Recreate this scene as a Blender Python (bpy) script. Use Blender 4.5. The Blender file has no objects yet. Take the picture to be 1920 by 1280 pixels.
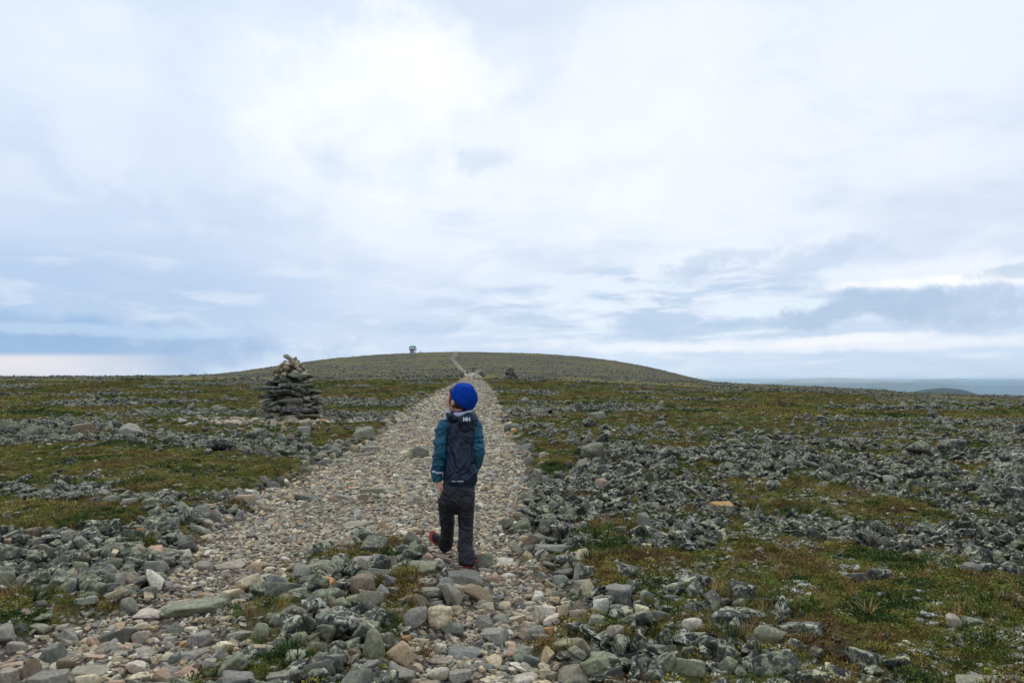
import bpy, bmesh, math, random
import numpy as np
from mathutils import Vector, Matrix
from mathutils.bvhtree import BVHTree

R = math.radians
rng = np.random.default_rng(7)
random.seed(7)
scene = bpy.context.scene
COL = scene.collection

# ------------------------------------------------------------------ camera
FPX, CAMZ, HORY = 1400.0, 1.36, 712.0
PITCH = math.atan((HORY - 640) / FPX)
cd = bpy.data.cameras.new("camera")
cd.lens = FPX / 1920 * 36; cd.sensor_width = 36; cd.clip_start = 0.1; cd.clip_end = 200000
cam = bpy.data.objects.new("camera", cd); COL.objects.link(cam)
cam.location = (0, 0, CAMZ); cam.rotation_euler = (R(90) + PITCH, 0, 0)
scene.camera = cam
scene.view_settings.view_transform = 'Standard'
scene.view_settings.look = 'None'
scene.view_settings.exposure = .12
scene.view_settings.gamma = 1
scene.cycles.max_bounces = 6
scene.cycles.diffuse_bounces = 3
scene.cycles.transparent_max_bounces = 8
scene.cycles.volume_bounces = 1
scene.cycles.use_denoising = True


def lin(r, g, b):
    return tuple((c / 255 / 12.92) if c <= 10 else ((c / 255 + .055) / 1.055) ** 2.4 for c in (r, g, b))


class NT:
    """short helper for writing node trees"""
    def __init__(s, tree): s.t = tree; s.n = tree.nodes; s.l = tree.links
    def new(s, typ, **kw):
        n = s.n.new(typ)
        for k, v in kw.items(): setattr(n, k, v)
        return n
    def put(s, sock, v):
        if isinstance(v, bpy.types.NodeSocket): s.l.new(v, sock)
        elif v is not None: sock.default_value = v
    def m(s, op, a, b=None, c=None, clamp=False):
        n = s.new('ShaderNodeMath', operation=op, use_clamp=clamp)
        for i, v in enumerate((a, b, c)): s.put(n.inputs[i], v)
        return n.outputs[0]
    def mix(s, f, a, b, bt='MIX'):
        n = s.new('ShaderNodeMix', data_type='RGBA', blend_type=bt)
        s.put(n.inputs[0], f); s.put(n.inputs[6], c4(a)); s.put(n.inputs[7], c4(b))
        return n.outputs[2]
    def rng(s, v, a, b, c=0., d=1., smooth=True):
        n = s.new('ShaderNodeMapRange', interpolation_type='SMOOTHSTEP' if smooth else 'LINEAR')
        for i, x in enumerate((v, a, b, c, d)): s.put(n.inputs[i], x)
        return n.outputs[0]
    def noise(s, vec, scale, detail=4, rough=.55, dist=0., out=0):
        n = s.new('ShaderNodeTexNoise')
        s.put(n.inputs['Vector'], vec); s.put(n.inputs['Scale'], scale); s.put(n.inputs['Detail'], detail)
        s.put(n.inputs['Roughness'], rough); s.put(n.inputs['Distortion'], dist)
        return n.outputs[out]
    def voro(s, vec, scale, out='Distance', feature='F1', rnd=1.):
        n = s.new('ShaderNodeTexVoronoi', feature=feature)
        s.put(n.inputs['Vector'], vec); s.put(n.inputs['Scale'], scale); s.put(n.inputs['Randomness'], rnd)
        return n.outputs[out]
    def xyz(s, x, y, z):
        n = s.new('ShaderNodeCombineXYZ')
        for i, v in enumerate((x, y, z)): s.put(n.inputs[i], v)
        return n.outputs[0]
    def bump(s, h, strength=.5, dist=.01, nrm=None):
        n = s.new('ShaderNodeBump'); s.put(n.inputs['Strength'], strength); s.put(n.inputs['Distance'], dist)
        s.put(n.inputs['Height'], h)
        if nrm is not None: s.put(n.inputs['Normal'], nrm)
        return n.outputs[0]


def c4(c):
    if isinstance(c, bpy.types.NodeSocket) or c is None: return c
    return tuple(c) + (1.,) if len(c) == 3 else tuple(c)


# ------------------------------------------------------------------ world: overcast sky
SUN_AZ, SUN_EL = R(-16), R(48)
world = bpy.data.worlds.new("World"); scene.world = world; world.use_nodes = True
W = NT(world.node_tree); W.n.clear()
tc = W.new('ShaderNodeTexCoord')
sep = W.new('ShaderNodeSeparateXYZ'); W.l.new(tc.outputs['Generated'], sep.inputs[0])
sx, sy, sz = sep.outputs
AZ = W.m('ARCTAN2', sx, sy)
EL = W.m('ARCSINE', sz)
dirv = tc.outputs['Generated']
warp = W.m('SUBTRACT', W.noise(dirv, 7, 9, .62), .5)
warp2 = W.m('SUBTRACT', W.noise(dirv, 17, 8, .65), .5)


def azel(px, py):
    a = math.atan((px - 960) / FPX)
    return a, math.atan((HORY - py) / FPX * math.cos(a))


def blob(px, py, wx, wy, wob=.0, tilt=0., p=(1., .0)):
    """soft elliptic region of the sky; wx, wy half sizes in thousandths of the picture scale"""
    a0, e0 = azel(px, py)
    da = W.m('SUBTRACT', AZ, a0); de = W.m('SUBTRACT', EL, e0)
    if wob:
        de = W.m('ADD', de, W.m('MULTIPLY', warp, wob * wy / FPX * 2))
        da = W.m('ADD', da, W.m('MULTIPLY', warp2, wob * wx / FPX))
    if tilt: de = W.m('SUBTRACT', de, W.m('MULTIPLY', da, tilt))
    u = W.m('MULTIPLY', da, FPX / wx); v = W.m('MULTIPLY', de, FPX / wy)
    d = W.m('ADD', W.m('MULTIPLY', u, u), W.m('MULTIPLY', v, v))
    return W.rng(d, p[0], p[1], 0, 1)


gr = W.new('ShaderNodeValToRGB')
W.l.new(W.rng(EL, 0, .5, 0, 1, False), gr.inputs[0])
stops = [(0, (206, 225, 245)), (.045, (203, 221, 243)), (.1, (202, 218, 240)), (.22, (208, 221, 242)), (.42, (217, 228, 245)),
         (.7, (222, 234, 249)), (1, (218, 231, 247))]
while len(gr.color_ramp.elements) < len(stops): gr.color_ramp.elements.new(.5)
for e, (p, c) in zip(gr.color_ramp.elements, stops): e.position = p; e.color = lin(*c) + (1,)
sky = gr.outputs[0]
zz = W.m('ADD', W.m('MAXIMUM', sz, 0.), .16)
proj = W.xyz(W.m('DIVIDE', sx, zz), W.m('DIVIDE', sy, zz), 0.)
n1 = W.noise(proj, .95, 6, .52, .4)
n2 = W.noise(proj, 2.6, 6, .55, .3)


def F(v, k): return W.m('MULTIPLY', v, k, clamp=True)


nA = W.noise(dirv, 5.5, 9, .6, .6); nB = W.noise(dirv, 11, 9, .62, .4)


def wisp(b, amp=1.15, a0=.1, a1=1.55):
    """break a soft region up into cloud texture"""
    t = W.m('ADD', b, W.m('MULTIPLY', W.m('MULTIPLY', W.m('SUBTRACT', W.m('ADD', W.m('MULTIPLY', nA, .65), W.m('MULTIPLY', nB, .35)), .5), amp), 2.))
    return W.m('MULTIPLY', W.rng(t, a0, a1), W.rng(b, 0., .45))


# broad tone: bluer and darker on the left and low, bright in the upper middle
sky = W.mix(F(blob(60, 420, 560, 260), .38), sky, lin(179, 203, 232))
sky = W.mix(F(blob(40, 560, 620, 120), .65), sky, lin(160, 190, 224))
sky = W.mix(F(blob(1280, 260, 800, 400), .8), sky, lin(240, 244, 252))
sky = W.mix(F(wisp(blob(780, 260, 620, 330, .5), 1.), .8), sky, lin(243, 247, 253))
sky = W.mix(F(W.rng(n1, .44, .70), .5), sky, lin(181, 202, 228))
sky = W.mix(F(W.rng(n2, .48, .72), .38), sky, lin(191, 210, 234))
sky = W.mix(F(W.rng(n2, .5, .28), .35), sky, lin(240, 244, 252))
sky = W.mix(F(wisp(blob(690, 190, 300, 190, 1.2)), .85), sky, lin(253, 254, 255))
sky = W.mix(F(wisp(blob(830, 110, 190, 110, 1.2)), .85), sky, lin(251, 252, 255))
sky = W.mix(F(wisp(blob(230, 200, 200, 190, 1.2, -.6)), .5), sky, lin(238, 243, 252))
sky = W.mix(F(wisp(blob(340, 220, 120, 200, 1.2, -.6)), .4), sky, lin(191, 212, 238))
sky = W.mix(F(wisp(blob(1190, 200, 300, 240, 1.2, .5)), .5), sky, lin(250, 252, 255))
sky = W.mix(F(blob(900, 303, 75, 30, 2.2), .4), sky, lin(185, 206, 228))
# low streaky cloud banks, right of centre
st = W.xyz(W.m('MULTIPLY', AZ, 3.2), W.m('MULTIPLY', EL, 17.), 0.)
n3 = W.noise(st, 2.3, 7, .58, .25)
win = blob(1250, 575, 560, 105, .3)
sky = W.mix(W.m('MULTIPLY', win, F(W.rng(n3, .5, .40), .9)), sky, lin(224, 238, 248))
sky = W.mix(W.m('MULTIPLY', win, F(W.rng(n3, .485, .60), .85)), sky, lin(179, 202, 227))
sky = W.mix(F(blob(1500, 645, 620, 16, 1.5), .8), sky, lin(236, 241, 250))
sky = W.mix(F(blob(1780, 510, 260, 34, 1.2), .8), sky, lin(240, 244, 252))
sky = W.mix(F(blob(1330, 500, 160, 28, 2.2, .22), .55), sky, lin(179, 201, 226))
sky = W.mix(F(blob(1560, 470, 120, 34, 2.2, .25), .5), sky, lin(183, 203, 229))
dark_edge = (1.25, .15)
sky = W.mix(F(blob(1800, 524, 170, 12, 2.4, .0), .85), sky, lin(252, 252, 253))
sky = W.mix(F(blob(1760, 572, 300, 30, 3.2, .04, dark_edge), .62), sky, lin(167, 191, 218))
sky = W.mix(F(blob(1640, 582, 190, 22, 3.6, .04, dark_edge), .45), sky, lin(165, 189, 216))
sky = W.mix(F(blob(1850, 600, 180, 16, 3.0, .0, dark_edge), .5), sky, lin(173, 196, 221))
sky = W.mix(F(blob(1940, 503, 80, 12, 2.6, .1, dark_edge), .6), sky, lin(175, 197, 222))
sky = W.mix(F(blob(1300, 608, 240, 17, 2.4, .0), .75), sky, lin(177, 201, 226))
sky = W.mix(F(blob(1000, 598, 80, 14, 2.2, .0), .6), sky, lin(178, 202, 227))
sky = W.mix(F(blob(780, 610, 130, 14, 2.2, .0), .5), sky, lin(175, 200, 227))
sky = W.mix(F(blob(1290, 652, 130, 9, 2.), .7), sky, lin(240, 243, 249))
sky = W.mix(F(blob(1600, 635, 170, 10, 2., .05), .8), sky, lin(243, 245, 250))
# far left: dark bank, bright roll on top of it, pale gap on the horizon
sky = W.mix(F(blob(-80, 640, 620, 62, 1.2), .85), sky, lin(135, 173, 214))
sky = W.mix(F(blob(120, 617, 330, 13, 1.8), .75), sky, lin(181, 206, 235))
sky = W.mix(F(blob(380, 620, 90, 13, 1.8), .45), sky, lin(191, 214, 240))
a_, e_ = azel(200, 667)
gap_el = W.m('ADD', e_, W.m('ADD', W.m('MULTIPLY', W.m('SUBTRACT', AZ, a_), .018), W.m('MULTIPLY', warp, .002)))
gap = W.rng(W.m('SUBTRACT', EL, gap_el), .0055, -.0035)
gap_x = W.rng(AZ, azel(430, 700)[0], azel(20, 700)[0])
sky = W.mix(W.m('MULTIPLY', gap, gap_x), sky, lin(226, 225, 233))
nis = W.new('ShaderNodeTexSky', sky_type='NISHITA', sun_disc=False)
nis.sun_elevation = SUN_EL; nis.sun_rotation = SUN_AZ
cloud10 = W.mix(1., sky, (10, 10, 10), 'MULTIPLY')
final = W.mix(.94, nis.outputs[0], cloud10)
bg = W.new('ShaderNodeBackground'); bg.inputs['Strength'].default_value = .1
W.l.new(final, bg.inputs['Color'])
wo = W.new('ShaderNodeOutputWorld'); W.l.new(bg.outputs[0], wo.inputs['Surface'])

sd = bpy.data.lights.new("sun", 'SUN'); sd.energy = 1.5; sd.angle = R(12); sd.color = (1., .94, .85)
sun = bpy.data.objects.new("sun", sd); COL.objects.link(sun)
sdir = Vector((math.sin(SUN_AZ) * math.cos(SUN_EL), math.cos(SUN_AZ) * math.cos(SUN_EL), math.sin(SUN_EL)))
sun.rotation_euler = sdir.to_track_quat('Z', 'Y').to_euler(); sun.location = (0, 0, 40)


# ------------------------------------------------------------------ numpy noise
def _h(ix, iy, s):
    h = (ix.astype(np.int64) * 374761393 + iy.astype(np.int64) * 668265263 + s * 974634777) & 0xffffffff
    h = ((h ^ (h >> 13)) * 1274126177) & 0xffffffff
    return ((h ^ (h >> 16)) & 0xffff) / 65535.0


def pn(x, y, s=0):
    ix = np.floor(x); iy = np.floor(y); fx = x - ix; fy = y - iy
    u = fx * fx * fx * (fx * (fx * 6 - 15) + 10); v = fy * fy * fy * (fy * (fy * 6 - 15) + 10)
    def g(a, b):
        t = _h(ix + a, iy + b, s) * 2 * np.pi
        return np.cos(t) * (fx - a) + np.sin(t) * (fy - b)
    return ((g(0, 0) * (1 - u) + g(1, 0) * u) * (1 - v) + (g(0, 1) * (1 - u) + g(1, 1) * u) * v) * 1.5


def fbm(x, y, o=4, s=0, rough=.5):
    t = 0; a = 1; n = 0
    for i in range(o):
        t = t + a * pn(x * 2 ** i, y * 2 ** i, s + i * 17); n += a; a *= rough
    return t / n


def sstep(a, b, x):
    t = np.clip((x - a) / (b - a), 0, 1); return t * t * (3 - 2 * t)


# ------------------------------------------------------------------ terrain shape
# height is set by where the ground shows against the eye-level line, per direction and distance
KR = np.array([0., 20, 45, 90, 200, 380, 560, 900, 3000, 12000, 90000])
UC = np.array([-1500, -200, 0, 200, 330, 400, 450, 520, 640, 740, 860, 1000, 1100, 1200, 1300, 1345, 1500, 1620, 1700, 1830, 1920, 2200, 4000.])
Y200 = np.interp(UC, [-200, 0, 200, 400, 520, 640, 740, 860, 1000, 1100, 1200, 1300, 1345, 1500, 1620, 1700, 1830, 1920, 2200],
                 [706, 707, 707, 705, 704, 702.5, 701, 700, 702, 706, 711, 716, 718.5, 725, 731, 737, 742, 744, 750])
Y90 = np.interp(UC, [-200, 0, 400, 640, 860, 1000, 1200, 1340, 1500, 1700, 1920, 2200], [716, 716, 714, 713, 711, 713, 722, 729, 736, 747, 753, 758])
Y45 = np.interp(UC, [0, 860, 1200, 1500, 1920], [750, 747, 751, 757, 765])
Y380 = np.interp(UC, [-200, 200, 330, 400, 450, 520, 640, 740, 860, 1000, 1100, 1200, 1300, 1345, 1500, 1920],
                 [720, 714, 710, 706, 702, 696, 686, 682, 680, 682, 687, 697, 713, 720, 745, 790])
Y560 = np.interp(UC, [-200, 200, 330, 400, 450, 520, 580, 640, 740, 860, 1000, 1100, 1200, 1300, 1345, 1500, 1920],
                 [724, 716, 710, 702, 696.5, 686.5, 678, 671.5, 664.5, 661, 664, 671, 685.5, 708.5, 718, 750, 810])
cosc = 1.0 / np.sqrt(1 + ((np.clip(UC, -600, 2600) - 960) / FPX) ** 2)
def _hh(Y, r): return CAMZ - (Y - HORY) / FPX * r * cosc
H200, H380, H560 = _hh(Y200, 200), _hh(Y380, 380), _hh(Y560, 560)
KH = np.stack([UC * 0, UC * 0, _hh(Y45, 45), _hh(Y90, 90), H200, H380, H560, H560 - 28, UC * 0 - 260, UC * 0 - 480, UC * 0 - 480], 1)


def _slopes(x, y):
    h = np.diff(x); d = np.diff(y, axis=-1) / h
    m = np.zeros_like(y)
    d0, d1 = d[..., :-1], d[..., 1:]
    w1 = 2 * h[1:] + h[:-1]; w2 = h[1:] + 2 * h[:-1]
    with np.errstate(all='ignore'):
        mm = (w1 + w2) / (w1 / d0 + w2 / d1)
    m[..., 1:-1] = np.where(d0 * d1 > 0, mm, 0)
    m[..., 0] = d[..., 0] * 0; m[..., -1] = 0
    return m


MU = _slopes(UC, KH.T).T


def base_h(x, y):
    x = np.asarray(x, float).ravel(); y = np.asarray(y, float).ravel()
    r = np.hypot(x, y)
    yy = np.maximum(y, .02 * r + 1e-6)
    u = np.clip(960 + FPX * x / yy, UC[0] + .01, UC[-1] - .01)
    i = np.clip(np.searchsorted(UC, u) - 1, 0, len(UC) - 2)
    hx = (UC[i + 1] - UC[i])[:, None]; t = (u - UC[i])[:, None] / hx
    t2, t3 = t * t, t * t * t
    K = (2 * t3 - 3 * t2 + 1) * KH[i] + (t3 - 2 * t2 + t) * hx * MU[i] + (-2 * t3 + 3 * t2) * KH[i + 1] + (t3 - t2) * hx * MU[i + 1]
    M = _slopes(KR, K)
    j = np.clip(np.searchsorted(KR, r) - 1, 0, len(KR) - 2)
    a = np.arange(len(r)); hr = KR[j + 1] - KR[j]; t = np.clip((r - KR[j]) / hr, 0, 1); t2, t3 = t * t, t * t * t
    return (2 * t3 - 3 * t2 + 1) * K[a, j] + (t3 - 2 * t2 + t) * hr * M[a, j] + (-2 * t3 + 3 * t2) * K[a, j + 1] + (t3 - t2) * hr * M[a, j + 1]


CP, SP = math.cos(PITCH), math.sin(PITCH)


def project(x, y, z):
    zc = z - CAMZ
    f = y * CP + zc * SP; up = -y * SP + zc * CP
    f = np.maximum(f, 1e-3)
    return 960 + FPX * x / f, 640 - FPX * up / f


def ray(px, py):
    xc, yc = (px - 960) / FPX, (640 - py) / FPX
    return np.array([xc, CP - yc * SP, SP + yc * CP])


def pt(px, py, Y):
    """world point seen at pixel px,py on the plane y = Y"""
    d = ray(px, py); t = Y / d[1]
    return np.array([d[0] * t, Y, CAMZ + d[2] * t])


# ------------------------------------------------------------------ zones (what grows or lies where)
PATH = [[(-200, 1230), (0, 1180), (230, 1115), (320, 1065), (370, 1015), (430, 965), (520, 915), (610, 868), (680, 832), (725, 795), (770, 760),
         (815, 735), (850, 718), (868, 708), (872, 703), (861, 691), (851, 681), (845, 673), (850, 666), (853, 658),
         (859, 658), (857, 667), (852, 674), (860, 683), (871, 694), (884, 701), (900, 708), (915, 718), (935, 740), (950, 780), (972, 830),
         (1000, 880), (985, 930), (965, 980), (1005, 1050), (1050, 1120), (1060, 1200), (1080, 1420), (-600, 1600)],
        [(884, 705), (890, 699), (899, 692), (903, 692), (894, 701), (893, 707)]]
ISLAND = [[(640, 1030), (700, 1005), (760, 1020), (815, 1075), (850, 1105), (840, 1140), (770, 1180), (730, 1240), (720, 1400), (300, 1400), (370, 1260),
           (470, 1180), (470, 1130), (560, 1070)]]
VEG = [[(-200, 925), (130, 930), (310, 962), (300, 985), (240, 1000), (130, 1012), (60, 1018), (-200, 1010)],
       [(-200, 845), (60, 835), (210, 828), (420, 850), (560, 868), (600, 890), (520, 915), (440, 932), (350, 935), (250, 925), (180, 905), (80, 915), (-200, 915)],
       [(110, 770), (250, 765), (400, 773), (480, 795), (380, 803), (240, 800), (120, 788)],
       [(-100, 768), (60, 770), (150, 775), (100, 785), (-100, 783)],
       [(1100, 985), (1145, 985), (1230, 1030), (1400, 1026), (1600, 1036), (1780, 1045), (1940, 1090), (2200, 1180), (2200, 1330), (1700, 1330),
        (1520, 1200), (1440, 1160), (1330, 1125), (1180, 1095), (1110, 1120), (1060, 1090), (1070, 1020)],
       [(1350, 905), (1500, 893), (1610, 920), (1750, 958), (1800, 985), (1700, 1000), (1620, 985), (1450, 965), (1370, 935)],
       [(985, 830), (1030, 825), (1080, 840), (1098, 870), (1060, 900), (1000, 890)],
       [(1245, 873), (1345, 878), (1350, 900), (1265, 896)],
       [(1335, 790), (1440, 797), (1620, 818), (1690, 828), (2000, 842), (2000, 850), (1690, 845), (1560, 826), (1420, 812), (1330, 806)],
       [(940, 775), (1000, 780), (1200, 790), (1330, 800), (1300, 812), (1130, 803), (960, 797)],
       [(1540, 842), (1680, 848), (1695, 864), (1580, 858)],
       [(1770, 864), (1870, 880), (1870, 893), (1790, 884)],
       [(1100, 820), (1230, 815), (1260, 828), (1130, 832)], [(1180, 835), (1320, 826), (1380, 836), (1330, 850), (1200, 846)],
       [(600, 750), (720, 747), (760, 757), (700, 772), (610, 768)], [(560, 815), (650, 805), (680, 822), (620, 842), (570, 838)],
       [(740, 822), (800, 812), (820, 822), (770, 832)], [(710, 770), (740, 765), (735, 780), (705, 784)],
       [(-100, 1112), (120, 1112), (235, 1118), (240, 1160), (120, 1185), (0, 1175), (-100, 1180)],
       [(0, 1200), (60, 1195), (80, 1235), (0, 1260)], [(420, 1180), (480, 1160), (500, 1200), (440, 1225)],
       [(400, 1245), (520, 1225), (560, 1250), (480, 1290), (400, 1290)],
       [(730, 1025), (775, 1022), (780, 1042), (740, 1045)], [(720, 1110), (760, 1140), (760, 1200), (700, 1215), (690, 1160)],
       [(1040, 1060), (1100, 1080), (1105, 1120), (1060, 1130), (1040, 1100)], [(1045, 1190), (1110, 1170), (1140, 1190), (1120, 1225), (1050, 1240)],
       [(1250, 1130), (1330, 1130), (1450, 1165), (1440, 1190), (1330, 1160)], [(1290, 1205), (1400, 1200), (1420, 1240), (1350, 1260), (1280, 1240)],
       [(860, 1130), (895, 1125), (880, 1160), (860, 1160)], [(650, 1250), (740, 1240), (740, 1290), (650, 1290)]]
SANDY = [[(925, 1160), (1000, 1175), (990, 1240), (930, 1250), (905, 1210)], [(770, 1040), (860, 1060), (900, 1075), (880, 1100), (800, 1070)]]


def inpoly(px, py, polys):
    res = np.zeros(px.shape, bool)
    for P in polys:
        a = np.array(P, float)
        ok = (px > a[:, 0].min()) & (px < a[:, 0].max()) & (py > a[:, 1].min()) & (py < a[:, 1].max())
        idx = np.nonzero(ok)[0]
        if not len(idx): continue
        X, Y = px[idx], py[idx]; ins = np.zeros(len(idx), bool)
        for k in range(len(a)):
            x1, y1 = a[k - 1]; x2, y2 = a[k]
            if y1 == y2: continue
            c = ((y1 > Y) != (y2 > Y)) & (X < (x2 - x1) * (Y - y1) / (y2 - y1) + x1)
            ins ^= c
        res[idx] |= ins
    return res


def zones(x, y, soft=True):
    """path, veg, old (how lichened), right (dark scree side), island"""
    z = base_h(x, y); r = np.hypot(x, y)
    px, py = project(x, y, z)
    front = y > .5
    k = np.clip((py - 700) / 400, 0.01, 1.3)
    w1 = fbm(x * .9, y * .9, 4, 3, .6); w2 = fbm(x * .9, y * .9, 4, 9, .6)
    k2 = k + .07
    wx = px + w1 * 100 * k2; wy = py + w2 * 40 * k
    def soft_in(polys, s=1.):
        t = 0
        offs = [(0, 0), (9, 0), (-9, 0), (0, 5), (0, -5), (16, 8), (-16, 8), (16, -8), (-16, -8), (26, 0), (-26, 0)] if soft else [(0, 0)]
        for ox, oy in offs:
            t = t + inpoly(wx + ox * k * s, wy + oy * k * s, polys)
        return t / len(offs)
    path = soft_in(PATH, 2.) * front
    sand = sstep(.12, .3, fbm(x * 1.9, y * 1.9, 3, 55)) * path
    island = soft_in(ISLAND, 2.)
    veg = soft_in(VEG, 1.) * front
    # farther out the patches come from noise
    f = fbm(x / 7.5, y / 8.5, 4, 40, .55) + .35 * fbm(x / 30, y / 40, 2, 60)
    fh = fbm(x / 38, y / 30, 5, 77, .68)
    fv = sstep(-.17, -.06, f)
    fv = fv * (1 - sstep(130, 220, r)) + (.3 + sstep(-.05, .14, fh) * .55) * sstep(130, 220, r)
    farw = sstep(880, 790, py)
    farw = np.where(front, farw, 1)
    near_ok = sstep(795, 765, py)
    veg = np.maximum(veg * (1 - near_ok), fv * farw * (1 - .0 * near_ok))
    # sprinkle of plants inside the near scree and the island
    thr = .13 - .22 * sstep(1060, 1130, px) * sstep(1080, 1130, py)
    sp = sstep(thr, thr + .13, fbm(x * 1.3, y * 1.3, 3, 21)) * (1 - near_ok) * .85
    veg = np.maximum(veg, sp * sstep(.6, 0, path))
    veg = veg + (1 - veg) * .0
    path = path * (1 - island * .85)
    veg = np.maximum(veg * (1 - path * .96), island * sstep(.0, .2, fbm(x * 2.2, y * 2.2, 3, 33)) * .95)
    edge = 0
    for ox, oy in ((60, 0), (-60, 0), (0, 25), (0, -25), (110, 0), (-110, 0)):
        edge = edge + inpoly(wx + ox * k, wy + oy * k, PATH[:1])
    edge = edge / 6
    old = np.clip(1 - path * .9 - edge * .55 + island * .45, 0, 1)
    right = sstep(960, 1120, wx) * old
    return path, veg, old, right, island


def relief(x, y, path, veg, island):
    r = np.hypot(x, y); near = 1 - sstep(30, 60, r)
    h = fbm(x / 2.4, y / 2.4, 3, 5) * .10 * sstep(1.5, 5, r) * (1 - path * .6) + fbm(x * 2.5, y * 2.5, 3, 8) * .03
    h = h + veg * (.035 + .05 * fbm(x * 1.7, y * 1.7, 3, 12)) + veg * fbm(x * 9, y * 9, 3, 14, .7) * .035 * near
    h = h - path * .05 + island * .04
    far = sstep(60, 200, r)
    h = h + far * fbm(x / 9, y / 9, 4, 15, .6) * .5 * (1 - sstep(650, 900, r))
    return h * np.where(r < .8, 0, 1)


def ground(x, y):
    x = np.atleast_1d(np.asarray(x, float)); y = np.atleast_1d(np.asarray(y, float))
    p, v, o, rt, isl = zones(x, y)
    return base_h(x, y) + relief(x, y, p, v, isl)


def g1(x, y): return float(ground(x, y)[0])


def at(px, py):
    """ground point seen at pixel"""
    d = ray(px, py)
    z = 0.
    for _ in range(12):
        t = min((z - CAMZ) / d[2], 900) if d[2] < -1e-5 else 900
        x, y = d[0] * t, d[1] * t
        z = .5 * z + .5 * float(base_h(x, y)[0])
    return np.array([x, y, g1(x, y)])


# ------------------------------------------------------------------ object helpers
def tag(o, label=None, cat=None, group=None, kind=None):
    if label: o['label'] = label
    if cat: o['category'] = cat
    if group: o['group'] = group
    if kind: o['kind'] = kind
    return o


def mesh_np(name, V, Fc, mat=None, smooth=True, parent=None, loc=None, link=True):
    me = bpy.data.meshes.new(name)
    V = np.asarray(V, np.float32); Fc = np.asarray(Fc, np.int32)
    n = Fc.shape[1]
    me.vertices.add(len(V)); me.vertices.foreach_set('co', V.ravel())
    me.loops.add(Fc.size); me.loops.foreach_set('vertex_index', Fc.ravel())
    me.polygons.add(len(Fc)); me.polygons.foreach_set('loop_start', np.arange(0, Fc.size, n, dtype=np.int32))
    me.polygons.foreach_set('use_smooth', np.full(len(Fc), smooth))
    me.update(calc_edges=True); me.validate()
    if mat: me.materials.append(mat)
    o = bpy.data.objects.new(name, me)
    if link: COL.objects.link(o)
    if parent is not None: o.parent = parent
    if loc is not None: o.location = loc
    return o


def empty(name, loc=(0, 0, 0)):
    o = bpy.data.objects.new(name, None); COL.objects.link(o); o.location = loc; o.empty_display_size = .2
    return o


def from_bm(name, bm, mat=None, parent=None, smooth=True, link=True):
    me = bpy.data.meshes.new(name); bm.to_mesh(me); bm.free()
    for p in me.polygons: p.use_smooth = smooth
    if mat: me.materials.append(mat)
    o = bpy.data.objects.new(name, me)
    if link: COL.objects.link(o)
    if parent is not None: o.parent = parent
    return o


# ------------------------------------------------------------------ materials
def new_mat(name):
    m = bpy.data.materials.new(name); m.use_nodes = True
    T = NT(m.node_tree); T.n.clear()
    out = T.new('ShaderNodeOutputMaterial'); b = T.new('ShaderNodeBsdfPrincipled')
    T.l.new(b.outputs[0], out.inputs['Surface'])
    return m, T, b


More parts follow.
